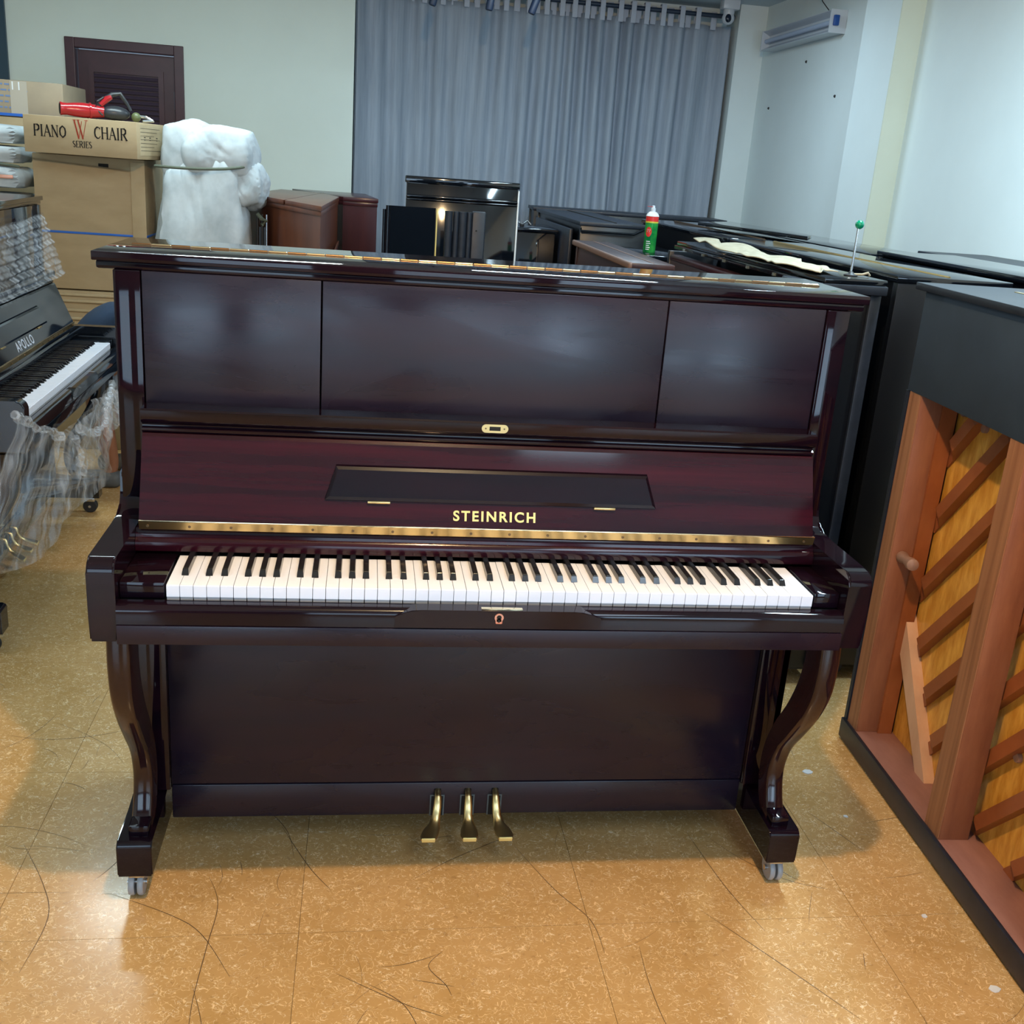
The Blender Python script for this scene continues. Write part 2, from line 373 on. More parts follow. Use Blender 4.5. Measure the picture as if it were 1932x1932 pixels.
# shop front behind the camera
bm = nb(); xs = [(-2.95,-1.45), (-.55,.95), (1.25,2.25)]
prev = XL
for a, b_ in xs: bx(bm, prev, a, YF-.12, YF, 0, ZC); bx(bm, a, b_, YF-.12, YF, 2.1, ZC); bx(bm, a, b_, YF-.12, YF, 0, .18); prev = b_
bx(bm, prev, XR, YF-.12, YF, 0, ZC); struct('wall_front', bm, 'wall_front')
for i, (a, b_) in enumerate(xs):
    w = struct('window_%d' % (i+2), (lambda b: (bx(b, a, b_, YF-.07, YF-.06, .18, 2.1), b)[1])(nb()), 'win_pane')
    bm = nb()
    for q in ((a, a+.05, .18, 2.1), (b_-.05, b_, .18, 2.1), (a, b_, .18, .23), (a, b_, 2.05, 2.1)): bx(bm, q[0], q[1], YF-.1, YF-.02, q[2], q[3])
    obj('window_frame', bm, 'win_frame', w)

# dark scratches worn into the tiles: thin slivers lying on them
rs = random.Random(11); bm = nb()
def scratch(pts, w):
    sp = spline(pts, 7); n_ = len(sp); prev = None
    for k, p in enumerate(sp):
        d_ = (sp[min(k+1, n_-1)]-sp[max(k-1, 0)]); d_.z = 0; d_.normalize(); q = Vector((-d_.y, d_.x, 0))*w*.5*(math.sin(PI*(k+.3)/(n_+.3))*.8+.25)
        cur = (bm.verts.new((p.x+q.x, p.y+q.y, .0003)), bm.verts.new((p.x-q.x, p.y-q.y, .0003)))
        if prev: bm.faces.new((prev[0], cur[0], cur[1], prev[1]))
        prev = cur
for k in range(150):
    x, y = rs.uniform(-1.5, 1.1), rs.uniform(-.75, 1.3); a = rs.choice((1.35, 1.7, 1.5, .5, .2, -.3, 2.2))+rs.uniform(-.25, .25); l_ = rs.choice((.05,.08,.12,.2,.3)); cv = rs.uniform(-.12, .12)*l_
    d_ = (math.cos(a), math.sin(a))
    scratch([(x, y), (x+d_[0]*l_*.33-d_[1]*cv, y+d_[1]*l_*.33+d_[0]*cv), (x+d_[0]*l_*.7-d_[1]*cv*.8, y+d_[1]*l_*.7+d_[0]*cv*.8), (x+d_[0]*l_, y+d_[1]*l_)], rs.choice((.0006,.0009,.0013)))
for pts in (((-.56,.17),(-.53,.08),(-.535,-.05),(-.54,-.2),(-.53,-.33)), ((-.75,.12),(-.62,.05),(-.55,-.01),(-.48,-.13)), ((-.07,-.08),(-.10,-.12),(-.07,-.17),(-.06,-.2)), ((.12,.26),(.19,.1),(.25,.0),(.26,-.10)), ((.55,.3),(.58,.1),(.62,-.05)),
            ((-.98,.3),(-.9,.16),(-.86,.05),(-.87,-.1)), ((-.28,-.13),(-.16,-.21),(-.08,-.25)), ((.5,.02),(.62,-.15),(.72,-.3)), ((-.22,-.16),(-.15,-.22),(-.11,-.33)), ((-.42,.35),(-.35,.2),(-.3,.12))): scratch(pts, .0016)
obj('scratch_marks', bm, 'scratch', fl, kind='stuff')

# ---------------------------------------------------------------- curtain, rail, ceiling fittings
cu = thing('curtain', 'long grey-blue pleated curtain hanging across the back wall', 'curtain', (0, 5.66, 0))
crest = []; x = -.36; k = 0
while x < 2.1:
    crest.append(x); x += (.15 if x < .8 else .105)*random.uniform(.75, 1.25)
crest[-1] = 2.115
bm = nb(); nx = 14; cols = []
uvx = []
for a, b_ in zip(crest, crest[1:]):
    for j in range(nx):
        t = j/nx; cols.append((a+(b_-a)*t, math.cos(2*PI*t), (b_-a)))
rows = [.03, .5, 1.0, 1.3, 1.6, 1.9, 2.2, 2.45, 2.505]
amp_j = [random.uniform(.6, 1.3) for _ in cols]
grid = []
for z in rows:
    row = []
    for i, (x, c_, w_) in enumerate(cols):
        am = .036*(1 if x > .7 else .6)*(.85+.15*math.sin(x*9+z))
        cc = math.copysign(abs(c_)**.8, c_)
        yo = -.26*max(0, 1-(x+.37)/.42)**1.6
        row.append(bm.verts.new((x+.010*math.sin(z*1.7+x*5)*min(1, (x+.38)*4), yo-am*cc+.006*math.sin(x*60+z*3), z)))
    grid.append(row)
for a, b_ in zip(grid, grid[1:]):
    for i in range(len(a)-1): bm.faces.new((a[i], a[i+1], b_[i+1], b_[i]))
o = obj('curtain_cloth', bm, 'curtain', cu, smooth=True)
sm = o.modifiers.new('s', 'SOLIDIFY'); sm.thickness = .003
for x in crest[1:-1]:
    bm = nb(); bx(bm, x-.017, x+.017, -.045, -.036, 2.47, 2.60, .004); bx(bm, x-.017, x+.017, .0, .006, 2.49, 2.60, .002); bx(bm, x-.017, x+.017, -.04, .004, 2.594, 2.604, .003)
    obj('curtain_tab', bm, 'tab', cu, smooth=True)
for x, x2 in zip(crest, crest[1:]):
    bm = nb(); xm = (x+x2)/2; bx(bm, xm-.02, xm+.02, .008, .016, 2.48, 2.59, .004); obj('curtain_tab', bm, 'tab', cu, smooth=True)
r_ = thing('curtain_rail', 'dark curtain rail running just below the ceiling above the curtain', 'rail', (0, 5.645, 2.566))
LA('rail_tube', [(.014,-.34),(.014,2.125)], 'rail', r_, axis='X')
for x in (-.2, 1.0, 2.09): B('bracket', (x-.01, x+.01, -.01, .01, .014, ZC-2.566), 'rail', r_)
# three spotlights
for i, (x, y, z, a) in enumerate(((.053, 4.5, 2.315, .25), (.365, 4.5, 2.318, .15), (.60, 4.5, 2.32, .32))):
    t = thing('ceiling_spotlight', ['navy cylinder spotlight pointing down, left of the row of three', 'navy cylinder spotlight in the middle of the row of three', 'navy cylinder spotlight, right of the three and nearest the curtain tabs'][i], 'spotlight', (x, y, z), 0, 'ceiling spotlights')
    bm = nb(); lathe(bm, [(.016,0),(.019,.002),(.021,.01),(.021,.13),(.014,.14)], 18)
    bmesh.ops.rotate(bm, verts=bm.verts, cent=(0,0,0), matrix=Matrix.Rotation(a, 3, 'Y')); obj('lamp_head', bm, 'spot', t, True)
    TU('stem', [(math.sin(a)*.13, 0, .12), (math.sin(a)*.13, 0, ZC-z)], .006, 'spot', t)
    LA('canopy', [(.03, ZC-z-.012), (.03, ZC-z)], 'spot', t, c=(math.sin(a)*.13, 0, 0))
# dome camera
t = thing('dome_camera', 'small white dome security camera under the ceiling corner', 'camera', (2.02, 5.45, 2.53))
B('mount_box', (-.05, .06, -.04, .05, .05, .108), 'white_plastic', t, .006)
LA('collar', [(.034,.02),(.036,.035),(.034,.05)], 'white_plastic', t)
bm = nb(); bmesh.ops.create_uvsphere(bm, u_segments=20, v_segments=14, radius=.040); obj('dome', bm, 'white_plastic', t, True)
bm = nb(); bmesh.ops.create_uvsphere(bm, u_segments=16, v_segments=10, radius=.026); bmesh.ops.scale(bm, verts=bm.verts, vec=(.8,.5,1)); bmesh.ops.translate(bm, verts=bm.verts, vec=(-.008,-.032,-.004)); obj('lens', bm, 'lens', t, True)
# wall tube lamp
t = thing('tube_lamp', 'unlit white fluorescent tube lamp with blue end cap on the right wall', 'lamp', (2.25, 4.83, 2.405))
B('batten', (.04, .079, -.54, .53, -.016, .024), 'white_plastic', t, .004)
PR('reflector', [(.038,-.030),(.034,.030),(-.012,.052),(-.012,.055),(.079,.055),(.079,-.060),(-.012,-.060),(-.012,-.057)], -.54, .53, 'white_plastic', t, 'Y')
LA('tube', [(.013,-.53),(.013,.52)], 'tube', t, c=(.012, 0, -.004), axis='Y')
B('end_plate', (-.016, .079, -.550, -.54, -.062, .058), 'white_plastic', t)
B('end_plate', (-.016, .079, .53, .54, -.062, .058), 'white_plastic', t)
B('end_cap', (.0, .030, -.572, -.55, -.026, .028), 'blue_cap', t, .004, label='blue plastic end cap')
TU('cord', [(.04, -.45, .035), (.0, -.36, .12), (-.03, -.32, ZC-2.405)], .003, 'rubber', t)
for y, z, w_ in ((4.78, 2.24, 'straight below the tube lamp, highest of three'), (4.28, 2.02, 'beside the pillar, nearest of three to it'), (5.32, 2.0, 'farthest from the pillar, near the curtain')):
    bm = nb(); bmesh.ops.create_icosphere(bm, subdivisions=1, radius=.009); bmesh.ops.translate(bm, verts=bm.verts, vec=(XR-.002, y, z))
    tag(obj('wall_plug', bm, 'rubber'), 'small dark plug hole in the right wall '+w_, 'plug', 'plug holes in the right wall')

# ---------------------------------------------------------------- a full upright piano (front faces -Y, origin on floor under key fronts)
KX0, KX1 = -.598, .624; KW = (KX1-KX0)/52
letters = 'ABCDEFG'
def keyboard(par, zk=.7525):
    blacks = {}
    for i in range(51):
        if letters[i % 7] in 'ACDFG': blacks[i] = KX0+(i+1)*KW+{'A': .002, 'C': -.002, 'D': .002, 'F': -.0025, 'G': 0}[letters[i % 7]]
    cache = {}
    for i in range(52):
        x0, x1 = KX0+i*KW+.0005, KX0+(i+1)*KW-.0005
        lb, rb = blacks.get(i-1), blacks.get(i)
        lc = (lb+.0060-x0) if lb else 0; rc = (x1-(rb-.0060)) if rb else 0
        key = (round(lc, 4), round(rc, 4)); w = x1-x0
        if key not in cache:
            y1, yb = .047, .150
            prof = [(0,0),(w,0)]
            if rc: prof += [(w,y1),(w-rc,y1)]
            prof += [(w-rc,yb),(lc,yb)]
            if lc: prof += [(lc,y1),(0,y1)]
            bm = nb(); prism(bm, prof, -.0225, 0, 'Z')
            es = [e for e in bm.edges if all(abs(v.co.z) < 1e-6 for v in e.verts) and min(v.co.y for v in e.verts) < .0001 and max(v.co.y for v in e.verts) < .001]
            bmesh.ops.bevel(bm, geom=es, offset=.0012, segments=2, affect='EDGES')
            bx(bm, .0004, w-.0004, .001, .15, -.030, -.0226, mi=1)
            o = obj('white_key', bm, ['white_key', 'key_wood'], par); cache[key] = o
        else:
            o = cache[key].copy(); COL.objects.link(o)
        o.location = (x0, 0, zk+random.uniform(-.0003, .0003))
    first = None
    for i, x in blacks.items():
        if first is None:
            bm = nb(); hw, tw = .0063, .0050
            b0 = [(-hw,.0,0),(hw,.0,0),(hw,.100,0),(-hw,.100,0)]; t0 = [(-tw,.0075,.0115),(tw,.0075,.0115),(tw,.100,.0115),(-tw,.100,.0115)]
            vs = [bm.verts.new(p) for p in b0+t0]
            for f in ((3,2,1,0),(4,5,6,7),(0,1,5,4),(1,2,6,5),(2,3,7,6),(3,0,4,7)): bm.faces.new([vs[k] for k in f])
            es = [e for e in bm.edges if all(v.co.z > .01 for v in e.verts)]
            bmesh.ops.bevel(bm, geom=es, offset=.0014, segments=3, affect='EDGES')
            first = o = obj('black_key', bm, 'black_key', par, True)
        else: o = first.copy(); COL.objects.link(o)
        o.location = (x, .048, zk)

def leg_profile():
    front = sp2([(.010,.642),(.006,.585),(.014,.52),(.045,.455),(.095,.385),(.140,.325),(.160,.275),(.162,.235),(.150,.195),(.133,.165),(.130,.152)], 5)
    back = sp2([(.075,.642),(.078,.58),(.092,.52),(.125,.45),(.168,.385),(.198,.33),(.212,.28),(.212,.23),(.200,.19),(.183,.165),(.180,.152)], 5)
    return front, back
def cab_leg(par, x0, x1, m):
    f, b_ = leg_profile(); bm = nb(); R = []; xm = (x0+x1)/2
    for (y0, z0), (y1, z1) in zip(f, b_):
        t = (z0-.152)/.49; w = (x1-x0)/2*(.86+.14*abs(2*t-.8)); w = min(w, (x1-x0)/2)
        c = .007; ring = []
        for (x, y, z) in ((xm-w, y0+c, z0), (xm-w+c*.5, y0+c*.3, z0), (xm-w+c*1.4, y0, z0), (xm+w-c*1.4, y0, z0), (xm+w-c*.5, y0+c*.3, z0), (xm+w, y0+c, z0), (xm+w, y1, z1), (xm-w, y1, z1)):
            ring.append(bm.verts.new((x, y, z)))
        R.append(ring)
    for a, c2 in zip(R, R[1:]):
        for k in range(8): bm.faces.new((a[k], a[(k+1) % 8], c2[(k+1) % 8], c2[k]))
    bm.faces.new(R[0]); bm.faces.new(R[-1][::-1])
    return obj('cabriole_leg', bm, m, par, True)

def make_piano(t, g='gloss', sat='satin', red='red_gloss', leg='leg', zs=1.0, brand='STEINRICH', full=True):
    # lid with back and front halves and its long hinge
    B('lid', (-.759,.759,.251,.592,1.290,1.307), g, t, .0018, 2)
    B('lid_moulding', (-.753,.753,.258,.59,1.275,1.290), g, t, .004)
    h = B('lid_hinge', (-.722,.722,.423,.434,1.307,1.3079), 'brass_dark', t)
    x = -.722; k = 0
    while x < .715:
        LA('hinge_knuckle', [(.0012, 0), (.0022, .001), (.0022, .036), (.0012, .037)], 'brass_bright' if k % 2 else 'brass_dark', h, 8, (x, .4285, 1.3083), 'X'); x += .038; k += 1  # bright and dark brass alternate: dashes of reflection put into the colour
    for x in (-.735,): 
        for dx in (0, .012): LA('screw', [(.003,0),(.003,.001),(.001,.0015)], 'silver', t, 8, (x+dx, .36, 1.3072))
    # sides, pilasters, back
    for s in (-1, 1):
        a, b_ = sorted((s*.705, s*.722))
        B('side_panel', (a, b_, .262, .585, .16, 1.275), g, t, .002)
        a, b_ = sorted((s*.674, s*.722))
        B('pilaster', (a, b_, .252, .262, .815, 1.275), g, t, .0015)
        # arm with rounded nose
        prof = [(.30,.652),(.30,.90)] + sp2([(.262,.89),(.258,.855),(.248,.828),(.225,.812),(.17,.807)], 4) + [(.05,.807)] + \
            [(-.004-.024*math.sin(q), .783+.024*math.cos(q)) for q in [PI/2*i/7 for i in range(8)]] + [(-.026,.70),(-.024,.652)]
        a, b_ = sorted((s*.6795, s*.7275))
        bm = nb(); prism(bm, prof, a, b_); bmesh.ops.bevel(bm, geom=[e for e in bm.edges if abs(e.verts[0].co.x-e.verts[1].co.x) < 1e-5], offset=.0035, segments=3, affect='EDGES')
        obj('arm', bm, g, t, True)
        B('side_band', (*sorted((s*.700, s*.7245)), .256, .50, .873, .885), g, t, .003)
        # toe rail
        prof = [(.081,.073)] + [(.081+.012-.012*math.cos(q), .140+.012*math.sin(q)) for q in [PI/2*i/5 for i in range(6)]] + [(.20,.153),(.30,.166),(.59,.166),(.59,.073)]
        a, b_ = sorted((s*.659, s*.7285))
        bm = nb(); prism(bm, prof, a, b_); bmesh.ops.bevel(bm, geom=[e for e in bm.edges if abs(e.verts[0].co.x-e.verts[1].co.x) < 1e-5], offset=.0025, segments=2, affect='EDGES')
        obj('toe_block', bm, g, t, True)
        B('leg_foot', (*sorted((s*.669, s*.709)), .105,.19,.150,.176), g, t, .004)
        cab_leg(t, *sorted((s*.667, s*.710)), leg)
        B('lower_pilaster', (*sorted((s*.651, s*.722)), .262, .30, .16, .652), g, t, .002)
        B('pilaster_strip', (*sorted((s*.651, s*.690)), .252, .262, .165, .652), g, t, .002)
        for yy in (.125, .53):
            c = B('caster_bracket', (*sorted((s*.682, s*.712)), yy-.02, yy+.02, .050, .073), 'silver', t, .002)
            for dx in (-.009, .009): LA('wheel', [(.008,-.006),(.026,-.006),(.0285,-.003),(.0285,.003),(.026,.006),(.008,.006)], 'caster' if full else 'rubber', c, 20, (s*.699+dx, yy, .0285), 'X')
            LA('axle', [(.006,-.020),(.006,.020)], 'silver', c, 10, (s*.699, yy, .0285), 'X')
    B('back_panel', (-.705,.705,.575,.588,.10,1.275), 'black_matt', t)
    B('plinth', (-.659,.659,.40,.575,.10,.14), g, t)
    # upper front in three panels
    for a, b_ in ((-.672,-.3425), (-.3395,.3395), (.3425,.672)):
        B('upper_panel', (a, b_, .256, .276, .985, 1.275), sat, t, .0012)
    # ledge moulding
    prof = [(.27,1.026),(.206,1.026),(.203,1.023),(.203,1.004)] + sp2([(.203,1.004),(.207,.999),(.216,.995),(.2165,.990)], 3)[1:] + sp2([(.211,.987),(.212,.980),(.22,.976)], 3) + [(.27,.976)]
    PR('ledge_moulding', prof, -.6725, .6725, g, t, smooth=True)
    if full:
        bm = nb(); n = 10; pr = []
        for cx, s in ((.018, 1), (-.018, -1)):
            for i in range(n+1): q = -PI/2+PI*i/n; pr.append((.0015+cx+s*.0085*math.cos(q), 1.0135+s*.0085*math.sin(q)))
        prism(bm, pr, .2015, .203, 'Y'); lp = obj('lock_plate', bm, 'brass', t)
        B('lock_slot', (-.0095,.0125,.2010,.2016,1.0095,1.0175), 'slot', lp)
        for x in (-.017, .020): LA('screw', [(.0018,.2011),(.0018,.2016)], 'brass_dark', lp, 8, (x,0,1.0135), 'Y')
    # open fallboard
    fy = lambda z: .145+(z-.824)*.40
    th = .016
    PR('fallboard', [(fy(.824),.824),(fy(.824)+th,.824),(fy(.972)+th,.978),(fy(.972)+.004,.978),(fy(.972),.972)], -.671, .671, red, t)
    # music desk flap, trapezoid with bevelled edge
    ang = math.atan(.40)
    def onfall(x, z, off): return (x, fy(z)-off*math.cos(ang), z-off*math.sin(ang))
    bm = nb(); zt, zb = .934, .873
    outer = [(-.326,zb),(.334,zb),(.316,zt),(-.306,zt)]
    inner = [(-.318,zb+.008),(.326,zb+.008),(.312,zt-.004),(-.302,zt-.004)]
    V0 = [bm.verts.new(onfall(x, z, 0)) for x, z in outer]; V1 = [bm.verts.new(onfall(x, z, .006)) for x, z in outer]; V2 = [bm.verts.new(onfall(x, z, .0095)) for x, z in inner]
    for A, Bq in ((V0, V1), (V1, V2)):
        for i in range(4): bm.faces.new((A[i], A[(i+1) % 4], Bq[(i+1) % 4], Bq[i]))
    bm.faces.new(V2); bm.faces.new(V0[::-1])
    md = obj('music_desk', bm, g, t)
    for x in (-.222, .228):
        bm = nb(); bx(bm, x-.022, x+.022, fy(.868)-.007, fy(.868)+.0005, .866, .8705, .001); obj('desk_hinge', bm, 'brass', md, True)
    # brand letters
    rotm = Matrix.Rotation(PI/2-ang, 4, 'X')
    if brand:
        sz = .0278 if full else .046
        text('brand_lettering', brand, sz, 'gold_letter' if full else 'tab', t,
             Matrix.Translation(onfall(.0065, .8455, .0004)) @ rotm, .0008, .0007, space=1.27)
    # long hinge under fallboard, screws
    prof = [(.1445,.8245),(.141,.8235),(.1455,.806),(.149,.8055),(.152,.8235)]
    hb = PR('fallboard_hinge', prof, -.671, .674, 'brass', t)
    B('hinge_edge', (-.671,.674,.1405,.1435,.8225,.8255), 'brass_bright', hb, .001)
    for i in range(18):
        x = -.655+i*.0769; LA('screw', [(.0028,-.0012),(.0028,.0008)], 'brass_dark', hb, 8, (x, .1437, .8135), 'Y')
    # fall strip above the keys
    prof = [(.165,.806),(.157,.805),(.151,.797),(.150,.789)] + sp2([(.147,.787),(.143,.781),(.142,.772),(.144,.763)], 4) + [(.165,.762)]
    PR('fall_strip', prof, -.679, .679, red, t, smooth=True)
    # cheek blocks
    B('cheek_block', (-.679,-.6015,.002,.149,.726,.7565), g, t, .002); B('cheek_block', (.6275,.679,.002,.149,.726,.7565), g, t, .002)
    # key slip: rounded, with the middle part standing proud
    z1 = .7265
    prof = [(-.004,.690),(-.004,z1-.001)] + [(-.017-.016*math.sin(q), z1-.013+.012*math.cos(q)) for q in [PI/2*i/5 for i in range(6)]] + [(-.034,.690)]
    ks = PR('key_slip', prof, -.679, .679, g, t, smooth=True)
    bm = nb(); R = []
    for x, e in [(-.19,0),(-.183,.25),(-.172,.6),(-.158,.9),(-.140,1),(.142,1),(.160,.9),(.176,.6),(.188,.25),(.195,0)]:
        y0 = -.0335-.0030*1; ztop = z1-.013+.0135*e
        R.append([bm.verts.new(q) for q in ((x,-.010,z1-.012),(x,-.010,z1-.012+.0135*e+.0002),(x,y0+.002*(1-e),ztop),(x,y0,ztop-.0015),(x,y0,.691),(x,-.010,.691))])
    for A, Bq in zip(R, R[1:]):
        for i in range(6): bm.faces.new((A[i], A[(i+1) % 6], Bq[(i+1) % 6], Bq[i]))
    bm.faces.new(R[0]); bm.faces.new(R[-1][::-1]); obj('slip_centre', bm, g, ks)
    B('key_bed', (-.679,.679,-.036,.30,.652,.6885), sat, t, .0015)
    B('key_frame', (-.679,.679,.0,.25,.6886,.722), 'slot', t)
    if full:
        B('strike_plate', (-.031,.046,-.0335,-.022,.7275,.7285), 'brass_bright', ks, .0004)
        e = LA('keyhole_plate', [(.0085,-.0380),(.0085,-.0365)], 'rose', ks, 16, (.002,0,.7135), 'Y')
        bm = nb(); bx(bm, -.0045,.0085,-.0380,-.0365,.702,.713,.002); obj('keyhole_plate_foot', bm, 'rose', e)
        LA('keyhole', [(.0045,-.0386),(.0045,-.0379)], 'slot', e, 12, (.002,0,.7145), 'Y')
        bm = nb(); bx(bm, .0,.004,-.0386,-.0379,.7045,.713); obj('keyhole_slot', bm, 'slot', e)
    # bottom door and rail
    B('bottom_panel', (-.6505,.6505,.268,.286,.170,.652), sat, t, .0015)
    B('bottom_rail', (-.6505,.6505,.266,.286,.085,.1685), sat, t, .003)
    # pedals
    for x, xe in ((-.066,-.088), (.003,.004), (.066,.085)):
        p_ = bm = nb(); fr = []
        bx(bm, x-.0165,x-.0135,.2645,.2665,.083,.137); bx(bm, x+.0135,x+.0165,.2645,.2665,.083,.137); bx(bm, x-.0135,x+.0135,.2645,.2665,.134,.137)
        sl = obj('pedal_slot', bm, 'felt_grey', t); B('slot_hole', (x-.0135,x+.0135,.2655,.267,.083,.134), 'slot', sl)
        B('pedal_shadow', (x-.008,x+.008,.2652,.2662,.137,.153), 'slot', sl, .002)  # dark patch above the hole: the pedal's shadow put in as colour
        # pedal: curved arm then paddle
        ctrl = [(x,.280,.146,.006,.005),(x,.262,.149,.0065,.0055),(x,.247,.141,.008,.006),(x+(xe-x)*.05,.240,.122,.0095,.006),(x+(xe-x)*.15,.232,.104,.0100,.0055),
                (x+(xe-x)*.35,.217,.093,.0125,.005),(x+(xe-x)*.65,.204,.0865,.0185,.0045),(x+(xe-x)*.92,.190,.080,.0200,.0045),(xe,.182,.076,.0165,.0052)]
        bm = nb(); R = []
        for i, (cx, cy, cz, w_, h_) in enumerate(ctrl):
            a, b_ = ctrl[max(i-1,0)], ctrl[min(i+1,len(ctrl)-1)]
            tv = Vector((0, b_[1]-a[1], b_[2]-a[2])).normalized(); nv = Vector((0, tv.z, -tv.y))
            if nv.z < 0: nv = -nv
            R.append([bm.verts.new(Vector((cx+w_*u, cy, cz))+nv*h_*v) for u, v in ((-1,-.5),(-1,.3),(-.8,.75),(-.4,1),(.4,1),(.8,.75),(1,.3),(1,-.5),(.6,-1),(-.6,-1))])
        for A, Bq in zip(R, R[1:]):
            for i in range(10): bm.faces.new((A[i], A[(i+1) % 10], Bq[(i+1) % 10], Bq[i]))
        bm.faces.new(R[0]); bm.faces.new(R[-1][::-1])
        pd = obj('pedal', bm, 'brass', t, True)
        B('pedal_tip', (xe-.0150, xe+.0150, .1795, .1825, .0710, .0812), 'gold_letter', pd, .001, label='bright brass tip')  # separate paler plate on the pedal's front end
    keyboard(t)

piano = thing('upright_piano', 'glossy dark mahogany upright piano with open keyboard, largest, in the centre', 'piano', (0,0,0))
make_piano(piano)

# black piano at the left, front turned towards the right, part wrapped in film
lp = thing('upright_piano', 'black upright piano at the left edge, keys open, wrapped in torn clear film', 'piano', (-1.245, 1.935, 0), PI/2+.025)
lp.scale = (.965, 1, .975)
make_piano(lp, 'black', 'black', 'black', 'black', brand='APOLLO', full=False)

# ---------------------------------------------------------------- stretch film on the black piano
def sheet(name, top, bot, nu, nv, fn, par):
    bm = nb(); uvl = bm.loops.layers.uv.new('UVMap'); T = spline(top, 8); Bt = spline(bot, 8)
    def at(Q, u): 
        f = u*(len(Q)-1); i = min(int(f), len(Q)-2); return Q[i].lerp(Q[i+1], f-i)
    G = []
    for j in range(nv+1):
        v = j/nv; G.append([bm.verts.new(fn(at(T, i/nu).lerp(at(Bt, i/nu), v), i/nu, v)) for i in range(nu+1)])
    for j in range(nv):
        for i in range(nu):
            f = bm.faces.new((G[j][i], G[j][i+1], G[j+1][i+1], G[j+1][i]))
            for lp_, (a, b_) in zip(f.loops, ((i,j),(i+1,j),(i+1,j+1),(i,j+1))): lp_[uvl].uv = (a/nu, b_/nv)
    return obj(name, bm, 'film', par, True)
fw = thing('film_wrap', 'torn clear stretch film hanging from the black piano down towards the floor', 'film', (0,0,0))
rnd = random.Random(3)
ph = [rnd.uniform(0, 6.28) for _ in range(12)]
def crumple(p, u, v, k=.55):
    d = .010*math.sin(u*47+ph[0]+2*v)+.007*math.sin(u*91+ph[1]+5*v)+.012*math.sin(u*17+v*4+ph[2])+.005*math.sin(v*31+u*13+ph[3])
    return Vector((p.x+d*k, p.y+d*.4*k, p.z+.4*d*k))
sheet('film_sheet', [(-1.15,1.02,.80),(-1.16,1.22,.715),(-1.17,1.45,.625),(-1.18,1.75,.61),(-1.17,2.0,.64),(-1.18,2.22,.645)],
      [(-1.21,.72,.43),(-1.2,.94,.385),(-1.2,1.28,.30),(-1.2,1.60,.32),(-1.22,2.0,.27),(-1.27,2.42,.19)], 90, 34, crumple, fw)
sheet('film_sheet', [(-1.19,1.95,.64),(-1.17,2.1,.62),(-1.18,2.25,.61)], [(-1.16,2.02,.47),(-1.15,2.14,.50),(-1.14,2.32,.44)], 40, 16, crumple, fw)
sheet('film_gather', [(-1.21,1.2,.50),(-1.22,1.5,.56),(-1.21,1.75,.60),(-1.20,2.0,.60)], [(-1.285,2.50,.175),(-1.285,2.53,.18),(-1.285,2.55,.19),(-1.285,2.57,.20)], 60, 26, lambda p,u,v: crumple(p, u, v, .6-v*.5), fw)
# crinkled rolls of film on the torn edge
for pts, r_0 in (([(-1.16,1.02,.80),(-1.155,1.15,.74),(-1.15,1.28,.69),(-1.15,1.42,.64)], .012), ([(-1.15,1.6,.62),(-1.14,1.75,.57),(-1.14,1.9,.575),(-1.15,2.0,.64),(-1.16,2.12,.66)], .013),
                 ([(-1.15,1.56,.60),(-1.145,1.58,.53),(-1.15,1.62,.47)], .012), ([(-1.14,2.14,.50),(-1.14,2.2,.46),(-1.14,2.28,.42)], .006)):
    sp = spline(pts, 7); bm = nb()
    tube(bm, [(p.x+rnd.uniform(-.006,.006), p.y+rnd.uniform(-.006,.006), p.z+rnd.uniform(-.006,.006)) for p in sp], [r_0*rnd.uniform(.5,1.3) for _ in sp], 7)
    uvl = bm.loops.layers.uv.new('UVMap')
    for f in bm.faces:
        for l_ in f.loops: l_[uvl].uv = (l_.vert.co.y*3, l_.vert.co.z*3)
    obj('film_roll', bm, 'film', fw)
# film round the upper panel (faces the camera side)
def wr(p, u, v):
    d = .004*math.sin(v*62+u*3)+.003*math.sin(v*37+2*u+1)
    return Vector((p.x+d, p.y, p.z+.002*math.sin(u*30+v*9)))
sheet('film_wrap_front', [(-1.470,1.18,1.20),(-1.478,1.6,1.19),(-1.488,2.1,1.20),(-1.500,2.60,1.215)], [(-1.405,1.18,.985),(-1.41,1.6,.98),(-1.415,2.1,.985),(-1.43,2.58,.99)], 50, 70, wr, fw)
sheet('film_wrap_side', [(-1.500,2.60,1.215),(-1.60,2.668,1.21),(-1.80,2.668,1.20)], [(-1.43,2.58,.99),(-1.58,2.672,.98),(-1.80,2.668,.97)], 12, 40, lambda p,u,v: Vector((p.x, p.y+.004*math.sin(v*50)+.006*math.sin(PI*v), p.z)), fw)

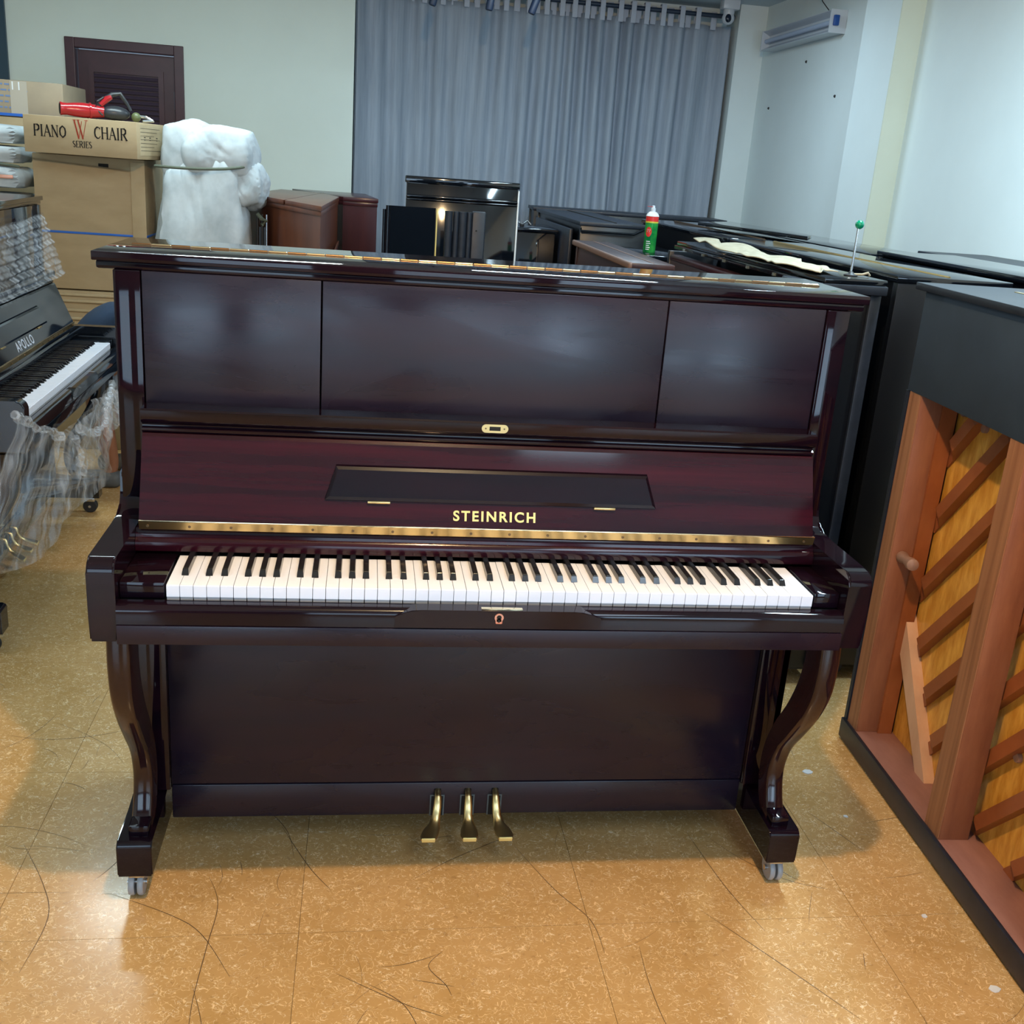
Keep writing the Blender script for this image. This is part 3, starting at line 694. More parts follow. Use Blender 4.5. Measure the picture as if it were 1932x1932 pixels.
# ---------------------------------------------------------------- generic cased pianos seen from behind or end-on
def case_piano(label, x0, x1, y0, y1, h, lidm='black', bodym='black_side', hinge=None, hx=.5, open_lid=False, z_under=None, name='upright_piano', lid_th=.02, loc_rz=0, oh=.008, group=None):
    cx, cy = (x0+x1)/2, (y0+y1)/2
    t = thing(name, label, 'piano', (cx, cy, 0), loc_rz, group); a, b_, c, d_ = x0-cx, x1-cx, y0-cy, y1-cy
    i = .018
    B('end_panel', (a+oh, b_-oh, c+oh, c+oh+.03, .06, h-lid_th), bodym, t, .002); B('end_panel', (a+oh, b_-oh, d_-oh-.03, d_-oh, .06, h-lid_th), bodym, t, .002)
    for xx, s in ((a+oh+.01, 1), (b_-oh-.01, -1)):
        x_0, x_1 = sorted((xx, xx+s*.02))
        B('upper_panel', (x_0, x_1, c+oh+.03, d_-oh-.03, .80, h-lid_th), bodym, t); B('lower_panel', (x_0, x_1, c+oh+.03, d_-oh-.03, .14, .798), bodym, t)
    B('plinth', (a+.01, b_-.01, c+.01, d_-.01, .05, .13), bodym, t, .003)
    for xx in (a+.05, b_-.05):
        for yy in (c+.06, d_-.06): LA('caster', [(.01,-.012),(.025,-.012),(.025,.012),(.01,.012)], 'rubber', t, 12, (xx, yy, .025), 'Y')
    for s_ in (c+oh-.004, d_-oh-.004):   # stiles framing the ends
        pass
    B('lid', (a, b_, c, d_, h-lid_th, h), lidm, t, .003)
    if hinge:
        hx_ = a+(b_-a)*hx; g_ = B('lid_hinge', (hx_-.006, hx_+.006, c+.04, d_-.04, h, h+.0012), hinge, t)
        LA('hinge_pin', [(.0025, c+.04), (.0025, d_-.04)], hinge, g_, 8, (hx_, 0, h+.002), 'Y')
    return t
case_piano('long black piano directly right of the felt-topped one, brass hinge along its lid', 1.25, 1.61, 1.10, 2.60, 1.290, 'black', hinge='brass', hx=.5)
case_piano('black piano in line behind the brass-hinged one, beyond the spray can', 1.25, 1.61, 2.63, 4.13, 1.290, 'black', hinge='brass_dark', hx=.5)
case_piano('black piano in the row by the right wall, nearest the camera of that row', 1.665, 1.985, .62, 2.10, 1.307, 'black', bodym='black')
case_piano('black piano with plain lid close against the right wall under the pillar', 2.0, 2.31, .85, 2.42, 1.300, 'black_satin')
case_piano('black piano in the row by the right wall, farther from the camera', 1.655, 1.985, 2.13, 3.62, 1.290, 'black')
gp = case_piano('black piano with a raised front lid edge standing before the curtain', .78, 1.13, 3.50, 4.95, 1.280, 'black_satin', hinge='slot', hx=.55)
bm = nb(); tube(bm, [(-.17,-.735,-.03+1.28),(-.165,-.74,-.045+1.28),(.1,-.745,-.045+1.28),(.165,-.74,-.012+1.28)], .006); obj('lid_edge_trim', bm, 'black', gp, True)
B('raised_front_panel', (-.20,-.182,-.60,.55,.86,1.235), 'black_satin', gp, .004)
case_piano('low black piano standing sideways right in front of the curtain', .80, 2.08, 5.12, 5.50, 1.280, 'black_satin', loc_rz=-.06)
# lid board lying across the rows
t = PR('loose_lid_board', [(-.11,.40),(.11,-.42),(.205,-.24),(.17,.74)], 0, .016, 'black', None, 'Z', bev=.002); t.location = (1.43, 2.90, 1.308)
tag(t, 'loose black lid board lying on top of the piano rows near the pillar', 'board')

# piano A: felt-topped, lid folded back
t = thing('upright_piano', 'black piano right behind the mahogany one, lid folded open, cream felt on it', 'piano', (1.07, 1.78, 0))
B('end_panel', (-.12,.12,-.71,-.68,.06,1.235), 'black_side', t, .002); B('end_panel', (-.12,.12,.65,.68,.06,1.235), 'black_side', t, .002)
B('end_stile', (.088,.12,-.722,-.71,.06,1.235), 'black_satin', t, .002); B('end_strip', (.0,.014,-.716,-.71,.30,.90), 'bwood', t, .001, label='bare brown wood strip')
B('back_frame', (.09,.12,-.68,.65,.06,1.235), 'black_side', t); B('upper_panel', (-.115,-.095,-.68,.65,.80,1.20), 'hwood', t, .003); B('lower_panel', (-.115,-.095,-.68,.65,.13,.79), 'black_side', t)
B('plinth', (-.12,.12,-.70,.67,.05,.12), 'black_side', t); B('inner_rail', (-.12,-.075,-.68,.65,1.20,1.222), 'bwood_dark', t, .006)
lidA = nb(); bx(lidA, -.075,.125,-.735,.60,1.248,1.262,.002); bx(lidA, -.065,.125,-.735,.60,1.2625,1.278,.003)
bmesh.ops.rotate(lidA, verts=lidA.verts, cent=(.125,-.735,1.25), matrix=Matrix.Rotation(.035, 3, 'Z')); la = obj('folded_lid', lidA, 'black', t, True)
B('end_cap', (-.12,.125,-.745,-.56,1.236,1.262), 'black_satin', t, .004)
for k in range(5):
    y = -.42+k*.22; B('hinge_block', (-.082-.035*(y+.735)*0+(-.035*(y+.735)),-.066-.035*(y+.735), y-.008, y+.008, 1.248, 1.257), 'felt_grey', la)
for yy in (-.65, .6): LA('caster', [(.01,-.012),(.025,-.012),(.025,.012),(.01,.012)], 'rubber', t, 12, (0, yy, .025), 'X')
B('lid_edge_strip', (-.079,-.073,-.70,.56,1.2475,1.2515), 'can_yellow', la)

# crumpled felt cloth
bm = nb(); G = []
nu, nv = 60, 14
for i in range(nu+1):
    u = i/nu; row = []
    for j in range(nv+1):
        v = j/nv
        x = .945+.16*u**.8*0+(.985-.945)*u+v*(.17-.07*abs(u-.5)*2)+.012*math.sin(u*21+v*3)
        y = 2.12-1.0*u+.02*math.sin(v*7+u*9)
        z = 1.2815+.005*abs(math.sin(u*9+v*3))+.004*abs(math.sin(u*23+v*7))*min(1,u*3)+(.016*math.sin(PI*min(1,u/.30)) if u < .30 else 0)+(.022*(1-u/.05) if u < .05 else 0)
        row.append(bm.verts.new((x, y, z)))
    G.append(row)
for i in range(nu):
    for j in range(nv): bm.faces.new((G[i][j], G[i+1][j], G[i+1][j+1], G[i][j+1]))
o = obj('felt_cloth', bm, 'felt', None, True); tag(o, 'crumpled cream felt cloth lying along the folded black piano lid', 'cloth')
s_ = o.modifiers.new('s', 'SOLIDIFY'); s_.thickness = .003; s_.offset = 1
# rod with green ball
t = thing('ball_topped_rod', 'thin metal rod with a green ball on top standing on the black piano', 'rod', (1.125, 1.14, 1.279))
LA('rod', [(.0035,.004),(.0035,.135)], 'silver', t, 10); LA('foot', [(.02,0),(.02,.003),(.010,.006),(.005,.012)], 'rubber', t, 14)
bm = nb(); bmesh.ops.create_uvsphere(bm, u_segments=18, v_segments=12, radius=.0125); bmesh.ops.translate(bm, verts=bm.verts, vec=(.002,0,.143)); obj('ball', bm, 'ball', t, True, label='green ball')
tube_pts = [(0,.0,.004),(.03,-.01,.006),(.045,-.015,.012),(.052,-.012,.004)]; TU('hook', tube_pts, .0035, 'felt', t)

# brown-edged piano H and the black block with the spray can
t = thing('upright_piano', 'dark brown piano with a worn rounded lid edge left of the spray can', 'piano', (.77, 2.55, 0))
B('end_panel', (-.075,.075,-.54,-.51,.06,1.19), 'hwood', t); B('end_panel', (-.075,.075,.52,.55,.06,1.19), 'hwood', t)
B('front_panel', (-.07,-.05,-.51,.52,.13,1.19), 'hwood', t); B('back_frame', (.055,.075,-.51,.52,.06,1.19), 'hwood', t); B('plinth', (-.075,.075,-.53,.54,.05,.12), 'hwood', t)
B('lid', (-.082,.08,-.56,.57,1.192,1.212), 'hwood', t, .004); B('lid_nosing', (-.094,-.076,-.56,.57,1.189,1.213), 'hedge', t, .007, 3, label='worn lighter brown nosing'); B('lid_hinge', (.0,.008,-.54,.55,1.212,1.2135), 'hedge', t)
for yy in (-.5, .5): LA('caster', [(.01,-.012),(.025,-.012),(.025,.012),(.01,.012)], 'rubber', t, 12, (0, yy, .025), 'X')
t = thing('piano_stand', 'plain black cabinet carrying the green spray can', 'cabinet', (.985, 3.0, 0))
B('cabinet_body', (-.12,.12,-.40,.35,0,1.182), 'black_satin', t, .003); B('cabinet_top', (-.125,.125,-.41,.36,1.182,1.20), 'black', t, .003)
# spray can
t = thing('spray_can', 'green and red aerosol spray can with a white nozzle', 'can', (.955, 2.78, 1.2)); t.scale = (.86, .86, .83)
R0 = .032
LA('can_body', [(.030,0),(R0,.003),(R0,.150)], 'can_green', t, 28); LA('yellow_band', [(R0+.0003,.150),(R0+.0003,.157)], 'can_yellow', t, 28); LA('red_band', [(R0,.157),(R0,.182)], 'can_red', t, 28)
LA('shoulder', [(R0,.182),(R0+.001,.184),(.029,.193),(.020,.203),(.014,.206)], 'can_white', t, 28)
nz_ = LA('nozzle', [(.012,.206),(.012,.222),(.008,.226),(.007,.236),(.004,.237)], 'white_plastic', t, 16); TU('spray_straw', [(-.005,-.006,.230),(-.034,-.012,.231)], .0013, 'can_red', nz_)
for k, (a, z, r) in enumerate(((-2.2,.105,.020),)):
    bm = nb()
    for i in range(14):
        pass
    pts = []
    n = 20
    ring = [bm.verts.new((0,0,0)) for _ in range(n)]
    for i, v_ in enumerate(ring):
        q = 2*PI*i/n; aa = a+r*.75*math.cos(q)/R0; v_.co = ((R0+.0006)*math.cos(aa), (R0+.0006)*math.sin(aa), z+r*1.25*math.sin(q))
    c_ = bm.verts.new(((R0+.0008)*math.cos(a), (R0+.0008)*math.sin(a), z))
    for i in range(n): bm.faces.new((ring[i], ring[(i+1) % n], c_))
    obj('round_emblem', bm, 'can_red', t)
def can_text(s_, size, a, z, m_):
    o = text('can_print', s_, size, m_, t, Matrix.Identity(4), .0001)
    for v_ in o.data.vertices:
        aa = a+v_.co.x/R0; r = R0+.0012; v_.co = (r*math.cos(aa), r*math.sin(aa), z+v_.co.y)
can_text('77', .020, -2.2, .110, 'can_white')
for k in range(5):
    bm = nb(); w_ = [.30,.36,.26,.33,.28][k]
    vs = []
    for i in range(7):
        aa = -2.45+w_*2*i/6
        vs.append((bm.verts.new(((R0+.0007)*math.cos(aa), (R0+.0007)*math.sin(aa), .055-k*.010)), bm.verts.new(((R0+.0007)*math.cos(aa), (R0+.0007)*math.sin(aa), .0585-k*.010))))
    for A, Bq in zip(vs, vs[1:]): bm.faces.new((A[0], Bq[0], Bq[1], A[1]))
    obj('print_line', bm, 'can_white', t)

# low black cabinet I with small clip
t = thing('upright_piano', 'low black piano end between the tall panel and the pianos by the curtain', 'piano', (.53, 4.1, 0))
B('end_panel', (-.20,.20,-.20,-.17,.06,1.19), 'black', t, .003); B('side_panel', (-.20,-.17,-.17,.30,.06,1.19), 'black', t); B('side_panel', (.17,.20,-.17,.30,.06,1.19), 'black', t); B('back_panel', (-.17,.17,.27,.30,.06,1.19), 'black', t); B('plinth', (-.19,.19,-.19,.29,.0,.12), 'black', t)
B('lid', (-.215,.215,-.215,.31,1.192,1.212), 'black', t, .004)
t = thing('metal_clip', 'small dark metal clip lying on the low black piano', 'clip', (.56, 3.99, 1.213))
TU('wire_loop', [(-.05,0,.01),(-.03,-.01,.03),(.0,0,.012),(.03,.01,.03),(.05,0,.01)], .006, 'silver', t); LA('knob', [(.012,0),(.014,.012),(.006,.02)], 'rubber', t, 10)

# boards standing on end
t = thing('panel_board', 'tall glossy black piano panel standing on end before the curtain', 'panel', (.20, 3.62, 0), .02, tilt=(-.03,0,.02))
B('board', (-.275,.285,0,.022,0,1.435), 'black', t, .003); B('edge_cap', (-.282,.292,-.012,.028,1.405,1.437), 'black', t, .005)
B('top_moulding', (-.275,.285,-.014,0,1.335,1.350), 'black', t, .005); B('top_moulding', (-.275,.285,-.009,0,1.322,1.333), 'black', t, .004); B('side_edge', (.285,.293,-.004,.024,0,1.40), 'can_white', t, .001)
t = thing('fallboard_panel', 'black keyboard lid standing on end with a brass hinge down its edge', 'panel', (-.06, 3.16, 0), .05)
PR('lid_board', [(-.10,.0),(.105,.0),(.105,.018),(-.10,.018)], 0, 1.308, 'black', t, 'Z'); LA('rounded_edge', [(.012,0),(.012,1.308)], 'black', t, 16, (-.108,.008,0)); LA('rounded_edge', [(.008,0),(.008,1.29)], 'black', t, 16, (-.125,.02,0))
B('brass_hinge', (.108,.114,-.005,.018,0,1.306), 'gold_letter', t)
t = thing('key_slip_panel', 'black curved moulding boards standing on end right of the brass hinge', 'panel', (.178, 3.16, 0), .05)
for k, (x, r_0) in enumerate(((-.072,.018),(-.038,.014),(-.008,.02),(.022,.012))): LA('moulding_roll', [(r_0,0),(r_0,1.30)], 'black_satin', t, 16, (x, .01, 0))
B('slim_board', (.035,.10,.01,.026,0,1.306), 'black_satin', t, .007, 3); LA('bolt_hole', [(.004,.0085),(.004,.0098)], 'slot', t, 10, (.058,0,1.22), 'Y')

# ---------------------------------------------------------------- brown cabinets J and K
def poly_piano(label, poly, h, body, lid, split=None):
    t = thing('upright_piano', label, 'piano', (poly[0][0], poly[0][1], 0)); ox, oy = poly[0]; q = [(x-ox, y-oy) for x, y in poly]
    cx = sum(x for x, y in q)/len(q); cy = sum(y for x, y in q)/len(q)
    inn = [(x+(cx-x)*.03, y+(cy-y)*.03) for x, y in q]
    PR('case', inn, .04, h-.045, body, t, 'Z'); PR('cornice', [(x+(cx-x)*.015, y+(cy-y)*.015) for x, y in q], h-.045, h-.022, body, t, 'Z', bev=.003)
    if split:
        a, b_ = [(x-ox, y-oy) for x, y in split]
        e = .003; PR('lid_leaf', [q[0], (a[0]-e, a[1]+e), (b_[0]-e, b_[1]), q[3]], h-.022, h, lid, t, 'Z', bev=.002); PR('lid_leaf', [(a[0]+e, a[1]-e), q[1], q[2], (b_[0]+e, b_[1])], h-.022, h, lid, t, 'Z', bev=.002)
    else: PR('lid', q, h-.022, h, lid, t, 'Z', bev=.002)
    return t
jp = poly_piano('reddish brown piano with a two-part lid, left of the boards', [(-.87,3.90),(-.46,3.0),(-.42,4.30),(-.78,4.90)], 1.29, 'bwood', 'bwood', [(-.65,3.42),(-.53,4.72)])
B('front_moulding', (.452,.458,-.80,.20,1.05,1.07), 'bwood', jp, .002)
B('front_panel', (.449,.454,-.76,.22,.60,1.03), 'bwood_dark', jp, .002)
poly_piano('dark red piano behind the reddish brown one with the two-part lid', [(-.40,4.36),(-.205,4.35),(-.28,5.12),(-.73,5.12)], 1.29, 'bwood_dark', 'bwood_dark')

# ---------------------------------------------------------------- piano seen from the back at the right
t = rp_ = thing('upright_piano', 'piano seen from its back at the right, timber posts and orange soundboard showing', 'piano', (1.149,.746,0), math.atan2(-1,-.05))
Lb = 1.50
B('lid', (-.030,Lb+.03,-.016,.36,1.284,1.302), 'black_satin', t, .002)
B('back_board', (.004,Lb-.004,-.002,.010,1.030,1.283), 'black_matt', t, .001)
B('side_panel', (0,.014,.012,.34,.02,1.283), 'black_side', t, .001); B('side_panel', (Lb-.014,Lb,.012,.34,.02,1.283), 'black_side', t, .001)
B('side_panel_edge', (0,.014,-.004,.012,.02,1.029), 'black_satin', t)
B('base_skirt', (0,Lb,-.012,-.001,.008,.066), 'black_satin', t, .002)
B('sill', (.014,Lb-.014,0,.112,.01,.064), 'sill', t, .001)
B('top_rail', (.014,Lb-.014,.012,.10,1.05,1.28), 'post', t)
B('front_case', (.014,Lb-.014,.19,.34,.02,1.28), 'black_side', t)
for a in (.016, .510, .985, 1.40):
    w = .072 if a > .1 else .064
    B('back_post', (a,a+w,.002,.075,.064,1.05), 'post', t, .0015)
    bm = nb(); bx(bm, a+.002, a+w-.002, -.0004, .0022, .066, 1.03); obj('post_face', bm, 'post_face', t)
    if a < .1: B('post_rebate', (a+w,a+w+.008,.06,.1,.064,1.05), 'rib', t)
B('lid_hinge', (.10,Lb-.02,.175,.187,1.302,1.3035), 'brass', t)
# soundboard planks, running slanted, each its own piece
sb = nb()
ang = math.radians(62)
def clip(poly, f):   # keep the side where f>=0
    out = []
    for i in range(len(poly)):
        a, b_ = poly[i], poly[(i+1) % len(poly)]; fa, fb = f(a), f(b_)
        if fa >= 0: out.append(a)
        if fa*fb < 0: s_ = fa/(fa-fb); out.append((a[0]+(b_[0]-a[0])*s_, a[1]+(b_[1]-a[1])*s_))
    return out
X0, X1, Z0, Z1 = .08, Lb-.014, .062, 1.05
bm = nb(); bx(bm, .014, Lb-.014, .118, .125, .03, 1.27); obj('soundboard_backing', bm, 'rib', t)
# grain runs from lower right up to the left (steep), planks about 7 cm wide
dv = (-.52, .854)   # along the plank
nvv = (.854, .52)
k = 0
for i in range(-2, 26):
    c0, c1 = i*.075, (i+1)*.075-.0008
    poly = [(X0,Z0),(X1,Z0),(X1,Z1),(X0,Z1)]
    poly = clip(poly, lambda p, c0=c0: p[0]*nvv[0]+p[1]*nvv[1]-c0); 
    if len(poly) < 3: continue
    poly = clip(poly, lambda p, c1=c1: c1-(p[0]*nvv[0]+p[1]*nvv[1]))
    if len(poly) < 3: continue
    bm = nb(); prism(bm, poly, .108, .1178, 'Y'); obj('soundboard_plank', bm, 'spruce' if random.random() < .6 else 'spruce2', t)
# ribs across the board
bm = None
th = math.atan(1.12); rv = (math.cos(th), math.sin(th)); rn = (-rv[1], rv[0])
cut = lambda p: p[1]-(.405-1.24*(p[0]-.05))-.004
zi = [.885, .705, .505, .305, .110, -.075, -.25, -.43, -.62, -.80, -.99]
for z0_ in zi+[1.08]:
    base = (.1, z0_); hw = .0165
    line = [(base[0]+rv[0]*s_+rn[0]*w_, base[1]+rv[1]*s_+rn[1]*w_) for s_, w_ in ((-2.5,-hw),(2.5,-hw),(2.5,hw),(-2.5,hw))]
    poly = line
    for f in (lambda p: p[0]-.088, lambda p: 1.46-p[0], lambda p: p[1]-.066, lambda p: 1.045-p[1], cut): 
        poly = clip(poly, f) if len(poly) > 2 else poly
    if len(poly) < 3: continue
    # tapered ends: low base prism and a shorter high one
    sv = [p[0]*rv[0]+p[1]*rv[1] for p in poly]; s0, s1 = min(sv), max(sv)
    bm = nb(); hh = .028
    m0 = base[0]*rn[0]+base[1]*rn[1]
    def pt(s_, w_, y): return (rv[0]*s_+rn[0]*(m0+w_), y, rv[1]*s_+rn[1]*(m0+w_))
    prof = [(s0,.0055),(s0+.035,.007),(s0+.075,hh),(s1-.075,hh),(s1-.035,.007),(s1,.0055)]
    A = [bm.verts.new(pt(s_, -hw, .108-h_)) for s_, h_ in prof]; Bq = [bm.verts.new(pt(s_, hw, .108-h_)) for s_, h_ in prof]
    C_ = [bm.verts.new(pt(s_, -hw, .108)) for s_, h_ in prof]; D_ = [bm.verts.new(pt(s_, hw, .108)) for s_, h_ in prof]
    for i in range(5):
        bm.faces.new((A[i], A[i+1], Bq[i+1], Bq[i])); bm.faces.new((A[i], A[i+1], C_[i+1], C_[i])); bm.faces.new((Bq[i], Bq[i+1], D_[i+1], D_[i]))
    bm.faces.new((A[0], Bq[0], D_[0], C_[0])); bm.faces.new((A[5], Bq[5], D_[5], C_[5]))
    obj('rib', bm, 'rib', t)
# pale cut-off bar
bm = nb(); dvx, dvz = .629, -.777
L0 = (.03,.435); L1 = (.318,.062); px, pz = .777*.031, .629*.031
prism(bm, [(L0[0]-px,L0[1]-pz),(L1[0]-px*1.3,.062),(L1[0]+px,.062),(L0[0]+px,L0[1]+pz)], .078, .108, 'Y'); obj('cutoff_bar', bm, 'pale', t, label='pale bare timber bar')
# peg handle on the first post, pins
bm = nb(); lathe(bm, [(.004,0),(.0155,.003),(.0165,.012),(.0125,.035),(.0125,.055),(.0165,.082),(.0155,.098),(.006,.104)], 16)
bmesh.ops.rotate(bm, verts=bm.verts, cent=(0,0,0), matrix=Matrix.Rotation(1.45, 3, 'Y')); bmesh.ops.rotate(bm, verts=bm.verts, cent=(0,0,0), matrix=Matrix.Rotation(-.15, 3, 'Z'))
bmesh.ops.translate(bm, verts=bm.verts, vec=(.079,.032,.594)); obj('peg_handle', bm, 'peg', t, True, label='round wooden peg handle')
for a, z in ((.646,.328), (.115,1.0), (.225,.985), (.62,.9)): LA('dowel_button', [(.011,.098),(.012,.102),(.012,.108)], 'peg', t, 14, (a,0,z), 'Y')
for a in (.1, Lb-.1): LA('caster', [(.01,-.012),(.025,-.012),(.025,.012),(.01,.012)], 'rubber', t, 12, (a,.2,.025), 'X')

# ---------------------------------------------------------------- cartons
t = thing('carton', 'large upright brown carton with a blue strap, under the piano chair box', 'box', (-1.55, 3.86, 0))
B('carton_body', (-.265,.238,-.26,.28,.80,1.418), 'carton', t, .004)
B('corner_edge', (.175,.239,-.264,-.258,.80,1.405), 'carton_light', t, .001, label='lighter creased corner')
B('strap', (-.267,.2405,-.2635,.282,1.062,1.072), 'strap', t, .0006, label='blue plastic strap')
bm = nb(); bx(bm, .03,.075,-.262,-.255,1.372,1.39); obj('torn_notch', bm, 'slot', t)
bm = nb(); vs = [bm.verts.new(p) for p in ((-.262,-.2645,1.395),(.175,-.2645,1.368),(.175,-.2665,1.361),(-.262,-.2665,1.388))]; bm.faces.new(vs); bmesh.ops.solidify(bm, geom=bm.faces[:], thickness=.002); obj('top_flap', bm, 'carton_light', t)
t = thing('carton', 'battered carton with loose flaps under the large strapped carton', 'box', (-1.55, 3.86, 0))
B('carton_body', (-.25,.26,-.27,.28,0,.793), 'carton', t, .006)
for k, (z, w_) in enumerate(((.775,.012),(.745,.02),(.70,.01),(.66,.02))):
    bm = nb(); bx(bm, -.25,.262,-.276-w_*.3,-.268,z-.006,z+.006,.002); obj('flap_edge', bm, 'carton_light', t, True)
# piano chair box, slightly turned
t = thing('carton', 'long flat carton printed PIANO CHAIR in black and red, top of the stack', 'box', (-1.515, 3.62, 1.4225), -.15)
CX0, CX1, CY0, CY1, CH = -.262, .250, -.20, .30, .160
B('carton_body', (CX0,CX1,CY0,CY1,0,CH), 'carton', t, .003)
def stroke_letters(par, word, x, z, h, y, m_, name, gap=.22, wd=.75, th=.16, thin=.07, fit=None):
    """serif capitals from strokes on the -Y face; one mesh per word"""
    bm = nb()
    G_ = {'P': ([(.15,0,.15,1,1),(.15,1,.5,1,0),(.5,1,.72,.88,1),(.72,.88,.72,.62,1),(.72,.62,.5,.48,1),(.5,.48,.15,.48,0)], [(.15,0)], .8),
          'I': ([(.2,0,.2,1,1)], [(.2,0),(.2,1)], .42),
          'A': ([(.05,0,.42,1,0),(.42,1,.82,0,1),(.2,.36,.66,.36,0)], [(.05,0),(.82,0)], .9),
          'N': ([(.15,0,.15,1,0),(.15,1,.8,0,1),(.8,0,.8,1,0)], [(.15,0),(.15,1),(.8,1)], .98),
          'O': ([(.45,1,.15,.8,.6),(.15,.8,.08,.5,1),(.08,.5,.15,.2,1),(.15,.2,.45,0,.6),(.45,0,.75,.2,.6),(.75,.2,.82,.5,1),(.82,.5,.75,.8,1),(.75,.8,.45,1,.6)], [], .93),
          'C': ([(.78,.82,.6,.97,0),(.6,.97,.4,.98,.5),(.4,.98,.15,.8,.7),(.15,.8,.08,.5,1),(.08,.5,.15,.2,1),(.15,.2,.4,.02,.7),(.4,.02,.62,.04,.3),(.62,.04,.8,.2,0),(.78,.82,.78,.98,0)], [], .86),
          'H': ([(.15,0,.15,1,1),(.8,0,.8,1,1),(.15,.52,.8,.52,0)], [(.15,0),(.15,1),(.8,0),(.8,1)], .98),
          'R': ([(.15,0,.15,1,1),(.15,1,.5,1,0),(.5,1,.7,.88,1),(.7,.88,.7,.64,1),(.7,.64,.5,.5,1),(.5,.5,.15,.5,0),(.42,.5,.82,0,1)], [(.15,0),(.82,0)], .92),
          'S': ([(.6,.85,.42,.98,0),(.42,.98,.2,.92,.5),(.2,.92,.12,.75,1),(.12,.75,.25,.58,1),(.25,.58,.52,.42,1),(.52,.42,.62,.25,1),(.62,.25,.52,.06,.8),(.52,.06,.3,.02,.4),(.3,.02,.1,.16,0)], [], .72),
          'E': ([(.15,0,.15,1,1),(.15,1,.65,1,0),(.15,.5,.55,.5,0),(.15,0,.68,0,0),(.65,1,.65,.85,0),(.68,0,.68,.16,0)], [], .74),
          'W': ([(.0,1,.3,0,1),(.3,0,.58,.95,0),(.30,1,.62,0,1),(.62,0,.92,1,0)], [(.0,1),(.30,1),(.92,1)], 1.0)}
    def seg(x0, z0, x1, z1, w_):
        d_ = Vector((x1-x0, 0, z1-z0)); l_ = d_.length
        if l_ < 1e-6: return
        d_ /= l_; n_ = Vector((-d_.z, 0, d_.x))*w_/2; a = Vector((x0, y, z0))-d_*w_*.2; b_ = Vector((x1, y, z1))+d_*w_*.2
        vs = [bm.verts.new(q) for q in (a+n_, b_+n_, b_-n_, a-n_)]; bm.faces.new(vs)
    cx = x
    for ch in word:
        st, se, adv = G_[ch]
        for (x0, z0, x1, z1, k_) in st: seg(cx+x0*h*wd, z+z0*h, cx+x1*h*wd, z+z1*h, h*(thin+(th-thin)*k_))
        for (x0, z0) in se:
            seg(cx+(x0-.13)*h*wd, z+z0*h, cx+(x0+.13)*h*wd, z+z0*h, h*thin*.9)
        cx += adv*h*wd+gap*h*.25
    if fit:
        xs_ = [v.co.x for v in bm.verts]; a_, b2 = min(xs_), max(xs_)
        for v in bm.verts: v.co.x = fit[0]+(v.co.x-a_)/(b2-a_)*(fit[1]-fit[0])
    bmesh.ops.solidify(bm, geom=bm.faces[:], thickness=.0004)
    return obj(name, bm, m_, par), cx
ly = CY0-.0012
stroke_letters(t, 'PIANO', -.227, .072, .048, ly, 'ink', 'print_piano', wd=.82, fit=(-.216,-.068))
stroke_letters(t, 'W', -.04, .072, .078, ly, 'ink_red', 'print_emblem', wd=.92, th=.10, thin=.035, fit=(-.038,.032))
stroke_letters(t, 'SERIES', -.044, .034, .027, ly, 'ink', 'print_series', wd=.72, fit=(-.042,.046))
stroke_letters(t, 'CHAIR', .06, .078, .049, ly, 'ink', 'print_chair', wd=.82, fit=(.057,.209))
# shipping label on the end
sh = B('shipping_label', (CX1,CX1+.0008,-.165,.13,.018,.150), 'carton_light', t)
for k in range(7):
    bm = nb(); bx(bm, CX1+.0008,CX1+.0013,-.155,.10-(k % 3)*.04,.135-k*.016,.1365-k*.016); obj('print_line', bm, 'ink', sh)
for yy in (-.10, -.03, .06):
    bm = nb(); bx(bm, CX1+.0008,CX1+.0013,yy-.012,yy+.008,.095,.099); bx(bm, CX1+.0008,CX1+.0013,yy-.010,yy+.004,.085,.088); obj('print_mark', bm, 'ink', sh)
# carton behind, faded print and tape
t = thing('carton', 'pale carton with faded blue print and clear tape at the far left', 'box', (-2.02, 4.26, 0))
B('carton_body', (-.30,.24,-.2,.25,1.575,1.745), 'carton_grey', t, .004)
for k in range(5):
    bm = nb(); x = -.28
    while x < .05: w_ = random.uniform(.01,.03); bx(bm, x, x+w_, -.2012,-.2002,1.72-k*.027,1.728-k*.027); x += w_+.008
    obj('faded_print', bm, 'ink_blue', t)
B('tape', (-.01,.07,-.2016,-.2004,1.58,1.742), 'tape', t)
for x in (.0, .03): B('tape_crease', (x, x+.006, -.2024,-.2014,1.70,1.738), 'can_white', t)
B('strap', (-.302,.242,-.2045,.252,1.577,1.590), 'strap', t, label='blue plastic strap')
t = B('support_carton', (-2.32,-1.84,4.06,4.52,0,1.573), 'carton', None, .004); tag(t, 'plain brown carton beneath the pale carton, behind the white bundles', 'box')
